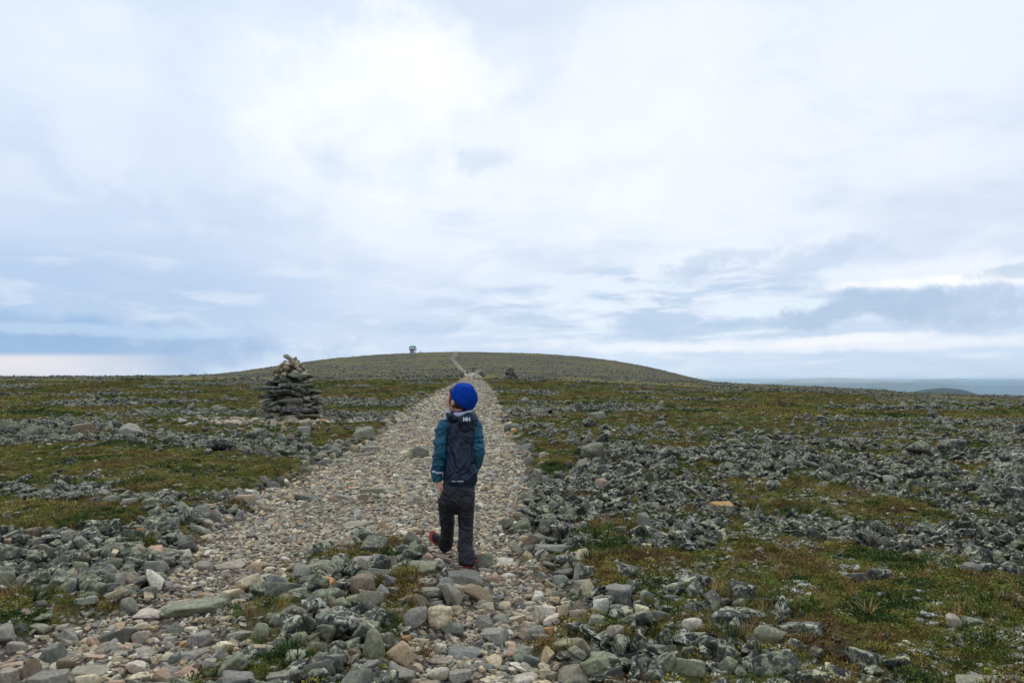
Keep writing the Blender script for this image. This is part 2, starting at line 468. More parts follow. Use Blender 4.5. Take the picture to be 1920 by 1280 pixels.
def stone_mat(name, inst):
    m, T, b = new_mat(name)
    if inst:
        a = T.new('ShaderNodeAttribute', attribute_name='tint', attribute_type='INSTANCER')
        tint, al = a.outputs['Color'], a.outputs['Alpha']
    else:
        a = T.new('ShaderNodeObjectInfo'); tint, al = a.outputs['Color'], a.outputs['Alpha']
    lich = T.m('MINIMUM', T.m('MULTIPLY', al, 2.), 1.)
    dark = T.m('MULTIPLY', T.m('SUBTRACT', al, .45), 2.4, clamp=True)
    geo = T.new('ShaderNodeNewGeometry'); P = geo.outputs['Position']
    oi = T.new('ShaderNodeObjectInfo')
    nz = T.new('ShaderNodeSeparateXYZ'); T.l.new(geo.outputs['Normal'], nz.inputs[0])
    up = T.rng(nz.outputs[2], -.1, .7)
    # mineral: mottled grain plus soft banding
    tint = T.mix(1., tint, (1.06, 1.01, .86), 'MULTIPLY'); ga = T.noise(P, 55, 5, .7); gb = T.noise(P, 9, 4, .6, .5)
    col = T.mix(T.rng(ga, .3, .7), T.mix(1., tint, (.62, .62, .62), 'MULTIPLY'), T.mix(1., tint, (1.32, 1.3, 1.28), 'MULTIPLY'))
    col = T.mix(T.m('MULTIPLY', T.rng(gb, .5, .68), .45), col, T.mix(1., tint, (.62, .58, .55), 'MULTIPLY'))
    col = T.mix(T.m('MULTIPLY', T.rng(T.noise(P, 4, 3), .52, .72), .25), col, (.30, .20, .13))
    # green crust lichen
    g = T.noise(P, 11, 6, .68, .3)
    gm = T.m('MULTIPLY', T.rng(T.m('ADD', g, T.m('MULTIPLY', lich, .11)), .56, .64), T.m('MULTIPLY', T.m('MULTIPLY', lich, .75), T.m('ADD', .35, T.m('MULTIPLY', up, .65))))
    gcol = T.mix(T.rng(T.noise(P, 30, 4), .4, .6), (.13, .145, .08), (.33, .34, .20))
    col = T.mix(gm, col, gcol)
    # map lichen: black crust with pale islands
    bk = T.m('MULTIPLY', T.rng(T.noise(P, 16, 6, .72, .6), .43, .49), dark)
    col = T.mix(T.m('MULTIPLY', bk, .9), col, (.022, .024, .024))
    wl = T.m('MULTIPLY', T.rng(T.noise(P, 21, 6, .7, .8), .535, .575), T.m('MULTIPLY', dark, T.m('ADD', .35, T.m('MULTIPLY', up, .6))))
    wl2 = T.m('MULTIPLY', T.rng(T.noise(P, 33, 4, .7), .58, .63), T.m('MULTIPLY', lich, .6))
    wcol = T.mix(T.rng(T.noise(P, 2.2, 2), .4, .6), (.46, .465, .36), (.52, .49, .31))
    col = T.mix(T.m('MAXIMUM', wl, T.m('MULTIPLY', wl2, up)), col, wcol)
    T.put(b.inputs['Base Color'], col)
    T.put(b.inputs['Roughness'], T.rng(ga, .3, .7, .72, .92)); b.inputs['Specular IOR Level'].default_value = .3
    h = T.m('ADD', T.m('MULTIPLY', ga, .5), T.m('ADD', gb, T.m('MULTIPLY', T.m('MAXIMUM', wl, gm), .25)))
    T.put(b.inputs['Normal'], T.bump(h, .55, .012))
    return m


M_STONE = stone_mat('weathered_stone', False)
M_STONE_I = stone_mat('loose_stone', True)


def ground_mat():
    m, T, b = new_mat('tundra_ground')
    a = T.new('ShaderNodeAttribute', attribute_name='zone'); s = T.new('ShaderNodeSeparateColor'); T.l.new(a.outputs['Color'], s.inputs[0])
    path, veg, old = s.outputs
    P = T.new('ShaderNodeNewGeometry').outputs['Position']
    v1 = T.voro(P, 26, 'Color'); vd = T.voro(P, 26, 'Distance'); vs = T.new('ShaderNodeSeparateColor'); T.l.new(v1, vs.inputs[0])
    # fine gravel and grit of the path
    grit = T.mix(vs.outputs[0], (.17, .14, .11), (.44, .37, .29))
    grit = T.mix(T.rng(vs.outputs[1], .7, .9), grit, (.20, .205, .205))
    grit = T.mix(T.rng(vs.outputs[2], .86, .92), grit, (.42, .28, .2))
    grit = T.mix(T.m('MULTIPLY', T.rng(T.noise(P, 1.3, 4), .45, .6), .6), grit, (.15, .105, .07))
    grit = T.mix(T.rng(vd, .35, .6), grit, (.07, .055, .045))
    # bed of the scree: shade between stones painted near-black, with grey-green grains
    w1 = T.voro(P, 5.5, 'Color'); ws = T.new('ShaderNodeSeparateColor'); T.l.new(w1, ws.inputs[0])
    wd = T.voro(P, 5.5, 'Distance')
    scree = T.mix(ws.outputs[0], (.014, .014, .012), (.11, .11, .095))
    scree = T.mix(T.rng(T.noise(P, 14, 5, .7), .52, .62), scree, (.26, .27, .22))
    scree = T.mix(T.rng(wd, .4, .65), scree, (.025, .025, .023))
    # heath: olive, straw, rust and dark green
    n = T.noise(P, 1.1, 4, .6, .4); n2 = T.noise(P, 5, 5, .65); n3 = T.noise(P, 40, 4, .7)
    heath = T.mix(T.rng(n, .38, .6), (.07, .07, .016), (.16, .13, .032))
    heath = T.mix(T.m('MULTIPLY', T.rng(n2, .5, .68), .6), heath, (.16, .095, .035))
    heath = T.mix(T.m('MULTIPLY', T.rng(T.noise(P, 2.3, 3), .55, .68), .6), heath, (.065, .105, .02))
    heath = T.mix(T.m('MULTIPLY', T.rng(n3, .46, .3), .85), heath, (.018, .016, .009))
    heath = T.mix(T.m('MULTIPLY', T.rng(T.noise(P, 22, 4, .75), .6, .66), .55), heath, (.34, .33, .27))
    col = T.mix(veg, T.mix(path, scree, grit), heath)
    T.put(b.inputs['Base Color'], col); b.inputs['Roughness'].default_value = .95; b.inputs['Specular IOR Level'].default_value = .15
    h = T.m('ADD', T.m('MULTIPLY', T.m('SUBTRACT', 1., vd), .4), T.m('ADD', T.m('MULTIPLY', n3, .5), T.m('SUBTRACT', 1., wd)))
    T.put(b.inputs['Normal'], T.bump(h, .8, .03))
    return m


M_GROUND = ground_mat()


def build_ground():
    # azimuth samples: dense across the view, coarse behind
    a_in = np.arctan((np.linspace(-260, 2180, 860) - 960) / FPX)
    a_out = np.linspace(a_in[-1], a_in[0] + 2 * np.pi, 90)[1:-1]
    A = np.concatenate([a_in, a_out])
    r = [.35]
    while r[-1] < 90000:
        x = r[-1]
        st = max(.022, x * .0062) if x < 30 else (x * .0085 if x < 700 else x * .04)
        r.append(x + st)
    r = np.array(r)
    RR, AA = np.meshgrid(r, A, indexing='ij')
    X = (RR * np.sin(AA)).ravel(); Y = (RR * np.cos(AA)).ravel()
    p, v, o, rt, isl = zones(X, Y)
    Z = base_h(X, Y) + relief(X, Y, p, v, isl)
    nr, na = RR.shape
    idx = np.arange(nr * na).reshape(nr, na)
    a = idx[:-1, :]; b_ = np.roll(idx, -1, 1)[:-1, :]; c = np.roll(idx, -1, 1)[1:, :]; d = idx[1:, :]
    Fq = np.stack([a, d, c, b_], -1).reshape(-1, 4)
    V = np.stack([X, Y, Z], 1)
    V = np.vstack([V, [[0, 0, float(Z[:na].mean())]]])
    o_ = mesh_np('ground', V, Fq, M_GROUND)
    me = o_.data
    # close the small hole under the camera
    bm = bmesh.new(); bm.from_mesh(me); bm.verts.ensure_lookup_table()
    cc = bm.verts[len(V) - 1]
    for i in range(na):
        try: bm.faces.new((bm.verts[i], bm.verts[(i + 1) % na], cc)).smooth = True
        except Exception: pass
    bm.to_mesh(me); bm.free()
    at_ = me.attributes.new('zone', 'FLOAT_COLOR', 'POINT')
    zc = np.ones((len(V), 4), np.float32); zc[:-1, 0] = p; zc[:-1, 1] = v; zc[:-1, 2] = o
    at_.data.foreach_set('color', zc.ravel())
    tag(o_, kind='structure')
    return o_


ground_obj = build_ground()

# ------------------------------------------------------------------ stone shapes
def ico(sub):
    bm = bmesh.new(); bmesh.ops.create_icosphere(bm, subdivisions=sub, radius=1)
    bm.verts.ensure_lookup_table()
    V = np.array([v.co[:] for v in bm.verts]); Fc = np.array([[v.index for v in f.verts] for f in bm.faces]); bm.free()
    return V / np.linalg.norm(V, axis=1)[:, None], Fc


ICO = {s: ico(s) for s in (2, 3, 4, 5)}


def snoise(P, r, k, n=8):
    t = 0
    for _ in range(n):
        d = r.normal(size=3); d /= np.linalg.norm(d)
        t = t + np.sin(P @ d * k * r.uniform(.6, 1.6) + r.uniform(0, 6.28))
    return t / math.sqrt(n)


def rock(seed, kind='b', sub=4):
    """unit stone, x,y,z all about -1..1; kind b blocky, r rounded, s slab, w wedge"""
    r = np.random.default_rng(seed); U, Fc = ICO[sub]
    npl, p, asym = {'b': (8, 34, .34), 'r': (15, 13, .26), 's': (9, 36, .34), 'w': (7, 40, .42), 'f': (8, 40, .4), 'j': (7, 44, .45)}[kind]
    N = r.normal(size=(npl, 3)); N /= np.linalg.norm(N, axis=1)[:, None]
    box = np.vstack([np.eye(3), -np.eye(3)])
    box = box + r.normal(size=(6, 3)) * .22; box /= np.linalg.norm(box, axis=1)[:, None]
    N = np.vstack([N, box]); d = np.concatenate([r.uniform(1 - asym, 1.1, npl), r.uniform(.7, .9, 6)])
    q = np.maximum(U @ N.T, 0) / d
    rad = 1 / (np.sum(q ** p, 1) ** (1 / p))
    V = U * rad[:, None]
    V = V * (1 + .03 * snoise(V, r, 3.2)[:, None] + .018 * snoise(V, r, 9)[:, None])
    if kind == 'j': V = V * (1 + .07 * snoise(V, r, 3.5)[:, None] - .06 * np.abs(snoise(V, r, 6))[:, None] + .03 * snoise(V, r, 13)[:, None])
    if sub >= 4: V = V * (1 + .008 * snoise(V, r, 22)[:, None] + .005 * snoise(V, r, 45)[:, None])
    if kind == 'w':
        V[:, 0] *= 1 - .38 * np.clip(V[:, 2], -1, 1); V[:, 1] *= 1 - .35 * np.clip(V[:, 2], -1, 1)
    V /= np.abs(V).max(0)
    return V, Fc


PAL = {'g': (.245, .24, .23), 'bg': (.18, .19, .19), 'gg': (.20, .205, .175), 'lg': (.235, .25, .19), 'dk': (.10, .102, .10), 'be': (.42, .365, .28),
       'pk': (.40, .29, .23), 'or': (.46, .27, .13), 'wh': (.48, .455, .42), 'br': (.20, .155, .125), 'tn': (.37, .29, .205), 'cr': (.52, .455, .35),
       'bl': (.165, .17, .16), 'pg': (.31, .283, .245)}
LICH = {'g': .12, 'bg': .1, 'gg': .42, 'lg': .5, 'dk': .3, 'be': .02, 'pk': .02, 'or': .02, 'wh': .03, 'br': .08, 'tn': .03, 'cr': .02, 'bl': .98, 'pg': .1}
CNAME = {'g': 'grey', 'bg': 'blue-grey', 'gg': 'green-tinged grey', 'lg': 'pale green lichened', 'dk': 'dark grey', 'be': 'beige', 'pk': 'pinkish', 'or': 'orange',
         'wh': 'whitish', 'br': 'brown', 'tn': 'tan', 'cr': 'cream', 'bl': 'black-and-pale lichened', 'pg': 'pinkish grey'}
KNAME = {'b': 'blocky', 'r': 'rounded', 's': 'flat', 'w': 'pointed'}

# notable stones: centre px, top px, bottom px, width px, shape, colour, unique phrase, where it lies
HERO = [
 (701, 1015, 1051, 64, 'b', 'dk', 'domed dark grey boulder', 'at the top of the rocky strip between the two tracks'),
 (612, 1049, 1079, 50, 'b', 'gg', 'slanting grey-green boulder', 'left of the domed dark boulder'),
 (610, 1079, 1111, 42, 'b', 'or', 'orange-and-white crusted stone', 'on the rocky strip left of the boy'),
 (630, 1096, 1116, 50, 's', 'g', 'flat grey leaf-shaped stone', 'below the orange-and-white stone'),
 (684, 1082, 1133, 56, 'w', 'br', 'reddish-brown pyramid boulder', 'in the middle of the rocky strip'),
 (710, 1062, 1094, 52, 'b', 'bg', 'speckled blue-grey boulder', 'behind the reddish-brown pyramid boulder'),
 (684, 1053, 1076, 62, 's', 'g', 'long grey flat slab', 'just below the domed dark boulder'),
 (791, 1063, 1086, 68, 's', 'gg', 'long greenish slab', 'left of the slab under the boy'),
 (868, 1053, 1092, 88, 's', 'g', 'tilted grey slab', 'under the right foot of the boy'),
 (909, 1022, 1052, 36, 'b', 'gg', 'grey-green squared block', 'right of the right foot of the boy'),
 (802, 1037, 1057, 27, 'b', 'pk', 'pink-orange block', 'left of the feet of the boy'),
 (862, 1092, 1121, 34, 'b', 'be', 'beige angular block', 'below the tilted slab at the feet of the boy'),
 (790, 1087, 1105, 72, 's', 'pg', 'pinkish grey long slab', 'below the long greenish slab'),
 (811, 1105, 1127, 56, 's', 'gg', 'yellow-spotted grey slab', 'below the feet of the boy'),
 (773, 1119, 1150, 56, 'w', 'br', 'brown-purple leaning rock', 'right part of the rocky strip'),
 (781, 1151, 1170, 42, 's', 'pk', 'rose pink brick-like stone', 'below the brown-purple leaning rock'),
 (846, 1150, 1181, 46, 'b', 'bg', 'smooth blue-grey oval stone', 'on the gravel straight below the boy'),
 (905, 1133, 1167, 38, 'w', 'g', 'grey pointed slab', 'on bare soil right below the boy'),
 (715, 1105, 1136, 37, 'w', 'g', 'small grey pyramid', 'right of the reddish-brown pyramid boulder'),
 (654, 1123, 1147, 54, 's', 'lg', 'flat green-lichened fan-shaped stone', 'on moss left of the small grey pyramid'),
 (561, 1110, 1139, 62, 'r', 'lg', 'broad pale green boulder', 'on the left edge of the rocky strip'),
 (733, 1090, 1120, 32, 'b', 'dk', 'dark upright chunk', 'above right of the small grey pyramid'),
 (617, 1161, 1197, 68, 'r', 'bg', 'large mottled blue-grey boulder', 'with lichen at the lower middle of the strip'),
 (527, 1157, 1186, 44, 'r', 'gg', 'round mottled grey boulder', 'left of the large mottled boulder'),
 (490, 1165, 1201, 34, 'r', 'lg', 'pale green round-topped boulder', 'at the left end of the strip'),
 (701, 1152, 1184, 52, 'b', 'lg', 'green-topped oblong boulder', 'right of the large mottled boulder'),
 (673, 1170, 1197, 38, 'b', 'tn', 'tan five-sided stone', 'below the green-topped oblong boulder'),
 (701, 1196, 1256, 45, 'r', 'lg', 'big upright yellow-green boulder', 'at the lower right of the strip'),
 (727, 1194, 1231, 30, 'w', 'gg', 'narrow leaning lichened stone', 'against the upright yellow-green boulder'),
 (785, 1182, 1209, 38, 'b', 'be', 'beige faceted block', 'below the rose pink stone'),
 (824, 1186, 1207, 28, 'b', 'wh', 'whitish angular stone', 'right of the beige faceted block'),
 (870, 1190, 1215, 70, 's', 'bg', 'wide flat blue-grey stone', 'on the gravel near the bottom centre'),
 (928, 1159, 1194, 52, 'b', 'g', 'mottled grey slab', 'on gravel right of the smooth blue-grey stone'),
 (820, 1231, 1256, 44, 'r', 'wh', 'white and brown egg-shaped stone', 'near the bottom centre'),
 (560, 1192, 1222, 40, 'r', 'lg', 'green-capped round boulder', 'below the round mottled boulder'),
 (597, 1211, 1233, 38, 'r', 'lg', 'yellow-green tilted stone', 'below the large mottled boulder'),
 (554, 1228, 1262, 50, 'r', 'lg', 'large green hump-shaped boulder', 'at the bottom left of the strip'),
 (621, 1232, 1280, 50, 'b', 'bg', 'long blue-grey leaning boulder', 'at the bottom of the strip'),
 (666, 1226, 1259, 28, 'b', 'br', 'small grey-brown cube', 'left of the upright yellow-green boulder'),
 (908, 1218, 1239, 40, 's', 'bg', 'thin blue-grey flake', 'on gravel right of the wide flat stone'),
 (762, 1252, 1277, 40, 's', 'pg', 'grey-brown paving-like stone', 'at the bottom right of the upright boulder'),
 (926, 1262, 1290, 58, 's', 'wh', 'broad pale grey slab', 'on the bottom edge right of centre'),
 (588, 1251, 1292, 84, 'r', 'gg', 'great lichened boulder', 'cut by the bottom edge left of centre'),
 (525, 1262, 1300, 70, 'b', 'gg', 'dark green-grey boulder', 'cut by the bottom edge below the green hump'),
 (29, 1006, 1028, 40, 'r', 'pk', 'pinkish-brown boulder', 'by the grass at the left edge'),
 (28, 1026, 1047, 41, 'b', 'tn', 'orange-tan boulder', 'below the pinkish-brown boulder at the left edge'),
 (213, 1015, 1037, 41, 'r', 'lg', 'lime-spotted grey boulder', 'on the upper rim of the left stone field'),
 (207, 1032, 1053, 28, 'b', 'cr', 'cream-topped grey stone', 'below the lime-spotted boulder'),
 (244, 1004, 1023, 32, 'r', 'pg', 'grey-brown domed stone', 'right of the lime-spotted boulder'),
 (265, 995, 1011, 21, 'b', 'or', 'bright orange stone', 'at the corner of the left grass patch'),
 (306, 979, 995, 30, 'r', 'gg', 'grey lichened cone stone', 'above right of the bright orange stone'),
 (150, 1056, 1083, 36, 'r', 'lg', 'apple-green crusted boulder', 'inside the left stone field'),
 (137, 1066, 1101, 26, 'w', 'tn', 'tan upright tooth-like stone', 'left of the apple-green boulder'),
 (37, 1081, 1106, 28, 'r', 'bg', 'round blue-grey ball-like stone', 'in the left stone field near the edge'),
 (245, 1087, 1107, 30, 'b', 'be', 'beige six-sided stone', 'on the right of the left stone field'),
 (181, 1086, 1104, 30, 'r', 'pg', 'pinkish mottled stone', 'left of the beige six-sided stone'),
 (118, 1098, 1114, 30, 'b', 'or', 'orange-faced triangular stone', 'on the lower edge of the left stone field'),
 (367, 1107, 1147, 132, 's', 'lg', 'very large flat green-lichened slab', 'on the left gravel track'),
 (265, 1145, 1164, 43, 's', 'be', 'beige loaf-shaped stone', 'below left of the very large slab'),
 (222, 1162, 1187, 60, 'b', 'dk', 'wide dark grey stone', 'below left of the beige loaf stone'),
 (326, 1150, 1174, 36, 'b', 'g', 'grey stone leaning right', 'below the very large slab'),
 (265, 1161, 1190, 36, 'r', 'pg', 'brownish grey twin-humped stone', 'below the beige loaf stone'),
 (100, 1182, 1221, 46, 'w', 'bg', 'blue-grey hooked rock', 'in the lower left by the moss'),
 (122, 1217, 1241, 42, 'r', 'br', 'brown potato-shaped stone', 'below the blue-grey hooked rock'),
 (169, 1222, 1252, 88, 's', 'pg', 'long grey-brown ridge stone', 'at the lower left'),
 (168, 1245, 1270, 50, 'b', 'cr', 'cream squared stone', 'below the long ridge stone'),
 (59, 1214, 1262, 40, 'w', 'br', 'long lichened brown wedge', 'at the bottom left standing on its edge'),
 (268, 1195, 1213, 46, 's', 'g', 'grey angular plate', 'right of the long ridge stone'),
 (364, 1200, 1221, 62, 's', 'g', 'grey oblong paving slab', 'on the lower left track'),
 (325, 1202, 1225, 23, 'b', 'bg', 'narrow slate-grey block', 'left of the grey oblong slab'),
 (240, 1186, 1201, 38, 's', 'pk', 'flat rosy stone', 'below the wide dark stone'),
 (126, 1157, 1190, 60, 'b', 'g', 'grey block half buried in moss', 'above the blue-grey hooked rock'),
 (40, 1169, 1186, 38, 'w', 'bg', 'blue-grey arrowhead stone', 'in moss at the left edge'),
 (431, 1035, 1056, 64, 's', 'pg', 'long speckled grey-brown stone', 'on the upper left track'),
 (445, 1091, 1104, 50, 's', 'lg', 'rounded green track stone', 'right of the very large slab'),
 (10, 1238, 1275, 50, 'b', 'pg', 'dusky pink-grey rock', 'cut by the left edge near the bottom'),
 (90, 1240, 1282, 70, 'b', 'g', 'large grey layered rock', 'in the bottom left corner'),
 (395, 1232, 1262, 40, 'w', 'g', 'grey tapering rock', 'at the bottom left of the mossy strip'),
 (290, 1262, 1290, 66, 's', 'g', 'pale grey paving rock', 'cut by the bottom edge at the left'),
 (1091, 1031, 1051, 35, 'w', 'cr', 'cream triangular stone', 'on the moss right of the track'),
 (1031, 1011, 1034, 72, 's', 'bg', 'broad blue-grey flat boulder', 'at the right edge of the track beside the boy'),
 (1061, 977, 992, 34, 's', 'bg', 'small blue-grey plate', 'above the broad flat boulder'),
 (1014, 992, 1009, 38, 's', 'gg', 'grey-green plate', 'above left of the broad flat boulder'),
 (1166, 1101, 1150, 56, 'b', 'g', 'big square-cut grey block', 'standing on dark scree in the lower right'),
 (1125, 1134, 1171, 36, 'r', 'wh', 'whitish rounded boulder', 'left of the big square-cut block'),
 (1205, 1151, 1192, 32, 'b', 'cr', 'tall cream upright stone', 'below the big square-cut block'),
 (1299, 1183, 1211, 44, 'r', 'wh', 'pale speckled round boulder', 'in the scree of the lower right'),
 (1240, 1170, 1191, 42, 'r', 'bg', 'steel-blue oval stone', 'right of the tall cream stone'),
 (1021, 1120, 1150, 43, 'b', 'wh', 'black-veined white stone', 'on the right edge of the gravel'),
 (1092, 1087, 1116, 38, 'b', 'pg', 'grey-brown pitted stone', 'on moss above the whitish boulder'),
 (1044, 1092, 1112, 38, 's', 'pg', 'brownish grey tile-like stone', 'left of the pitted stone'),
 (1028, 1173, 1194, 26, 'b', 'or', 'golden tan stone', 'on the lower right edge of the gravel'),
 (1004, 1163, 1200, 36, 'r', 'g', 'plump grey stone', 'left of the golden tan stone'),
 (1071, 1195, 1227, 78, 's', 'lg', 'long green-lichened slab', 'by a tuft of straw-coloured grass'),
 (1153, 1182, 1218, 40, 'b', 'pg', 'grey-mauve boulder', 'right of the straw-coloured tuft'),
 (1196, 1235, 1290, 48, 'w', 'dk', 'dark pointed rock with a tan edge', 'cut by the bottom edge right of centre'),
 (983, 1246, 1275, 52, 's', 'wh', 'light blue-grey slab', 'on gravel near the bottom right of centre'),
 (1020, 1240, 1265, 26, 'b', 'cr', 'cream cube-like stone', 'right of the light blue-grey slab'),
 (1068, 1245, 1272, 52, 'b', 'gg', 'greenish grey boulder', 'below the long green-lichened slab'),
 (1128, 1225, 1264, 64, 'b', 'gg', 'large grey-green cracked boulder', 'left of the dark pointed rock'),
 (1290, 1258, 1292, 68, 'r', 'lg', 'pale green cushion-like boulder', 'cut by the bottom edge in the lower right'),
 (1372, 1162, 1202, 78, 'b', 'bl', 'black boulder with yellow lichen', 'in the lower right scree'),
 (1302, 1084, 1122, 84, 's', 'bl', 'half-buried black and green slab', 'in the moss of the lower right'),
 (1306, 1148, 1179, 66, 'r', 'bl', 'grey-lichened long-backed boulder', 'above the pale speckled boulder'),
 (1235, 990, 1019, 48, 'b', 'bl', 'black rock with white crust', 'at the foot of the right scree'),
 (1210, 955, 1008, 56, 'w', 'bg', 'tall leaning blue-black rock', 'in the right scree'),
 (1300, 1204, 1228, 92, 's', 'bl', 'long black-spotted ledge', 'below the pale speckled boulder'),
 (1440, 1195, 1230, 72, 'r', 'lg', 'big pale green boulder', 'among dwarf shrubs in the lower right'),
 (1213, 1025, 1033, 19, 'b', 'cr', 'little cream pebble', 'on the moss below the right scree'),
 (1265, 1112, 1140, 44, 'r', 'bl', 'grey stone under a moss cushion', 'right of the big square-cut block'),
 (1500, 1170, 1216, 100, 's', 'bl', 'broad black-striped slab', 'in white reindeer lichen'),
 (1620, 1222, 1275, 96, 's', 'bl', 'slanting yellow-grey slab', 'in the bottom right among lichen'),
 (1455, 1240, 1290, 92, 'r', 'bl', 'huge grey-and-white crusted boulder', 'cut by the bottom edge at the right'),
 (1835, 1258, 1296, 90, 's', 'gg', 'blue-green flat boulder', 'near the bottom right corner'),
 (1650, 1066, 1092, 44, 'r', 'bl', 'dark speckled lump', 'alone on the moss at the right'),
 (1790, 1168, 1196, 28, 'r', 'pg', 'small mauve stone', 'on brown moss at the far right'),
 (1905, 905, 960, 60, 'b', 'bl', 'large lichened block', 'at the right edge of the scree'),
 (1705, 996, 1030, 52, 'b', 'bl', 'pale-crusted boulder', 'in the scree band above the right moss'),
 (1830, 1010, 1052, 60, 'w', 'bl', 'white-crusted leaning rock', 'in the scree at the far right'),
 (1354, 934, 954, 50, 's', 'or', 'orange-and-cream slab', 'at the edge of the brown moss in the right scree'),
 (1128, 899, 912, 24, 'b', 'pk', 'salmon pink stone', 'in the scree right of the boy'),
 (1332, 855, 872, 42, 's', 'lg', 'flat mint-green slab', 'in the middle of the right scree'),
 (1375, 826, 837, 30, 's', 'lg', 'thin pale green plate', 'above the mint-green slab'),
 (1411, 870, 881, 36, 's', 'lg', 'small grey-green shelf stone', 'right of the mint-green slab'),
 (1120, 774, 787, 40, 's', 'gg', 'long grey beam-like stone', 'far off in the scree right of the boy'),
 (1237, 792, 808, 27, 'b', 'dk', 'dark angular boulder', 'on the ridge of the right scree'),
 (1361, 880, 901, 29, 'b', 'dk', 'charcoal boulder', 'beside the rust-coloured moss'),
 (1290, 882, 899, 22, 'w', 'dk', 'small charcoal peak', 'on the rust-coloured moss'),
 (1018, 849, 865, 18, 'w', 'be', 'pale pointed stone', 'on the grass edge right of the path'),
 (1068, 890, 901, 17, 'b', 'or', 'light orange stone', 'at the lower edge of the grass right of the path'),
 (965, 802, 811, 14, 'b', 'or', 'peach stone', 'at the right edge of the path level with the shoulder'),
 (160, 793, 815, 40, 'w', 'br', 'brown triangular boulder', 'in the middle distance at the left'),
 (242, 797, 826, 56, 's', 'g', 'big grey layered boulder', 'right of the brown triangular boulder'),
 (326, 920, 939, 44, 's', 'be', 'pink-topped flat stone', 'on the edge of the left grass'),
 (207, 926, 945, 30, 'r', 'bg', 'bluish round stone', 'on the grass edge at the left'),
 (241, 936, 956, 42, 's', 'g', 'grey shelf stone', 'right of the bluish round stone'),
 (88, 909, 929, 40, 'w', 'gg', 'grey-green sharp rock', 'in the grass at the far left'),
 (462, 927, 945, 42, 'b', 'tn', 'sandy orange stone', 'on grass left of the track'),
 (440, 790, 802, 36, 's', 'be', 'pale pink slab', 'left of the foot of the big cairn'),
 (388, 944, 959, 34, 'b', 'pk', 'pink stone', 'right below the pink-topped flat stone'),
 (283, 942, 962, 32, 'r', 'lg', 'green crusted knob', 'below the grey shelf stone'),
 (508, 774, 790, 28, 'w', 'or', 'orange-brown wedge', 'leaning on the left foot of the big cairn'),
 (512, 793, 809, 14, 'r', 'wh', 'bluish-white egg stone', 'before the big cairn'),
 (568, 807, 821, 32, 'w', 'g', 'grey pointed stone', 'on grass before the big cairn'),
 (532, 802, 814, 15, 'b', 'pk', 'small salmon stone', 'right of the bluish-white egg stone'),
 (606, 788, 798, 11, 'b', 'or', 'vivid orange stone', 'right of the foot of the big cairn'),
 (480, 805, 817, 15, 'b', 'tn', 'tan block', 'below left of the big cairn'),
 (545, 784, 795, 26, 's', 'pg', 'grey-pink flat stone', 'at the front foot of the big cairn'),
 (574, 782, 792, 17, 'b', 'pk', 'rusty pink stone', 'against the front of the big cairn'),
 (573, 794, 802, 29, 's', 'be', 'long pale bar-like stone', 'before the right foot of the big cairn'),
 (789, 832, 854, 52, 'w', 'g', 'large grey flake', 'on the path left of the elbow of the boy'),
 (765, 841, 856, 16, 'b', 'be', 'little beige block', 'left of the large grey flake'),
 (695, 829, 846, 42, 's', 'g', 'grey flagstone', 'on the left edge of the upper path'),
 (684, 843, 852, 38, 's', 'pg', 'brownish flagstone', 'below the grey flagstone'),
 (642, 854, 863, 40, 's', 'lg', 'green flat stone', 'on grass left of the flagstones'),
 (580, 917, 931, 58, 's', 'dk', 'long dark stone', 'left of the middle of the path'),
 (681, 917, 933, 23, 'w', 'br', 'dark brown little pyramid', 'in the middle of the gravel'),
 (645, 918, 931, 29, 'b', 'g', 'pale grey chip', 'left of the little brown pyramid'),
 (710, 909, 918, 72, 's', 'gg', 'long greenish flagstone', 'left of the waist of the boy'),
 (671, 969, 982, 62, 's', 'pg', 'long worn flagstone', 'left of the knees of the boy'),
 (785, 982, 996, 22, 'b', 'pk', 'salmon block', 'left of the shins of the boy'),
 (740, 820, 832, 21, 'w', 'be', 'pinkish peaked stone', 'on the upper path'),
]


def ground_hit(px, py):
    """ground point seen at pixel, by walking out along the sight line"""
    t = np.geomspace(1.2, 620, 2600)
    d = ray(px, py); X = d[0] / d[1] * t
    z = base_h(X, t)
    _, q = project(X, t, z)
    k = np.nonzero(q <= py)[0]
    if not len(k): Y = 545.
    elif k[0] == 0: Y = 1.2
    else:
        i = k[0]; f = (q[i - 1] - py) / max(q[i - 1] - q[i], 1e-9); Y = t[i - 1] + f * (t[i] - t[i - 1])
    x = d[0] / d[1] * Y
    return np.array([x, Y, g1(x, Y)])


HEROXY = []
PHRASES = set()


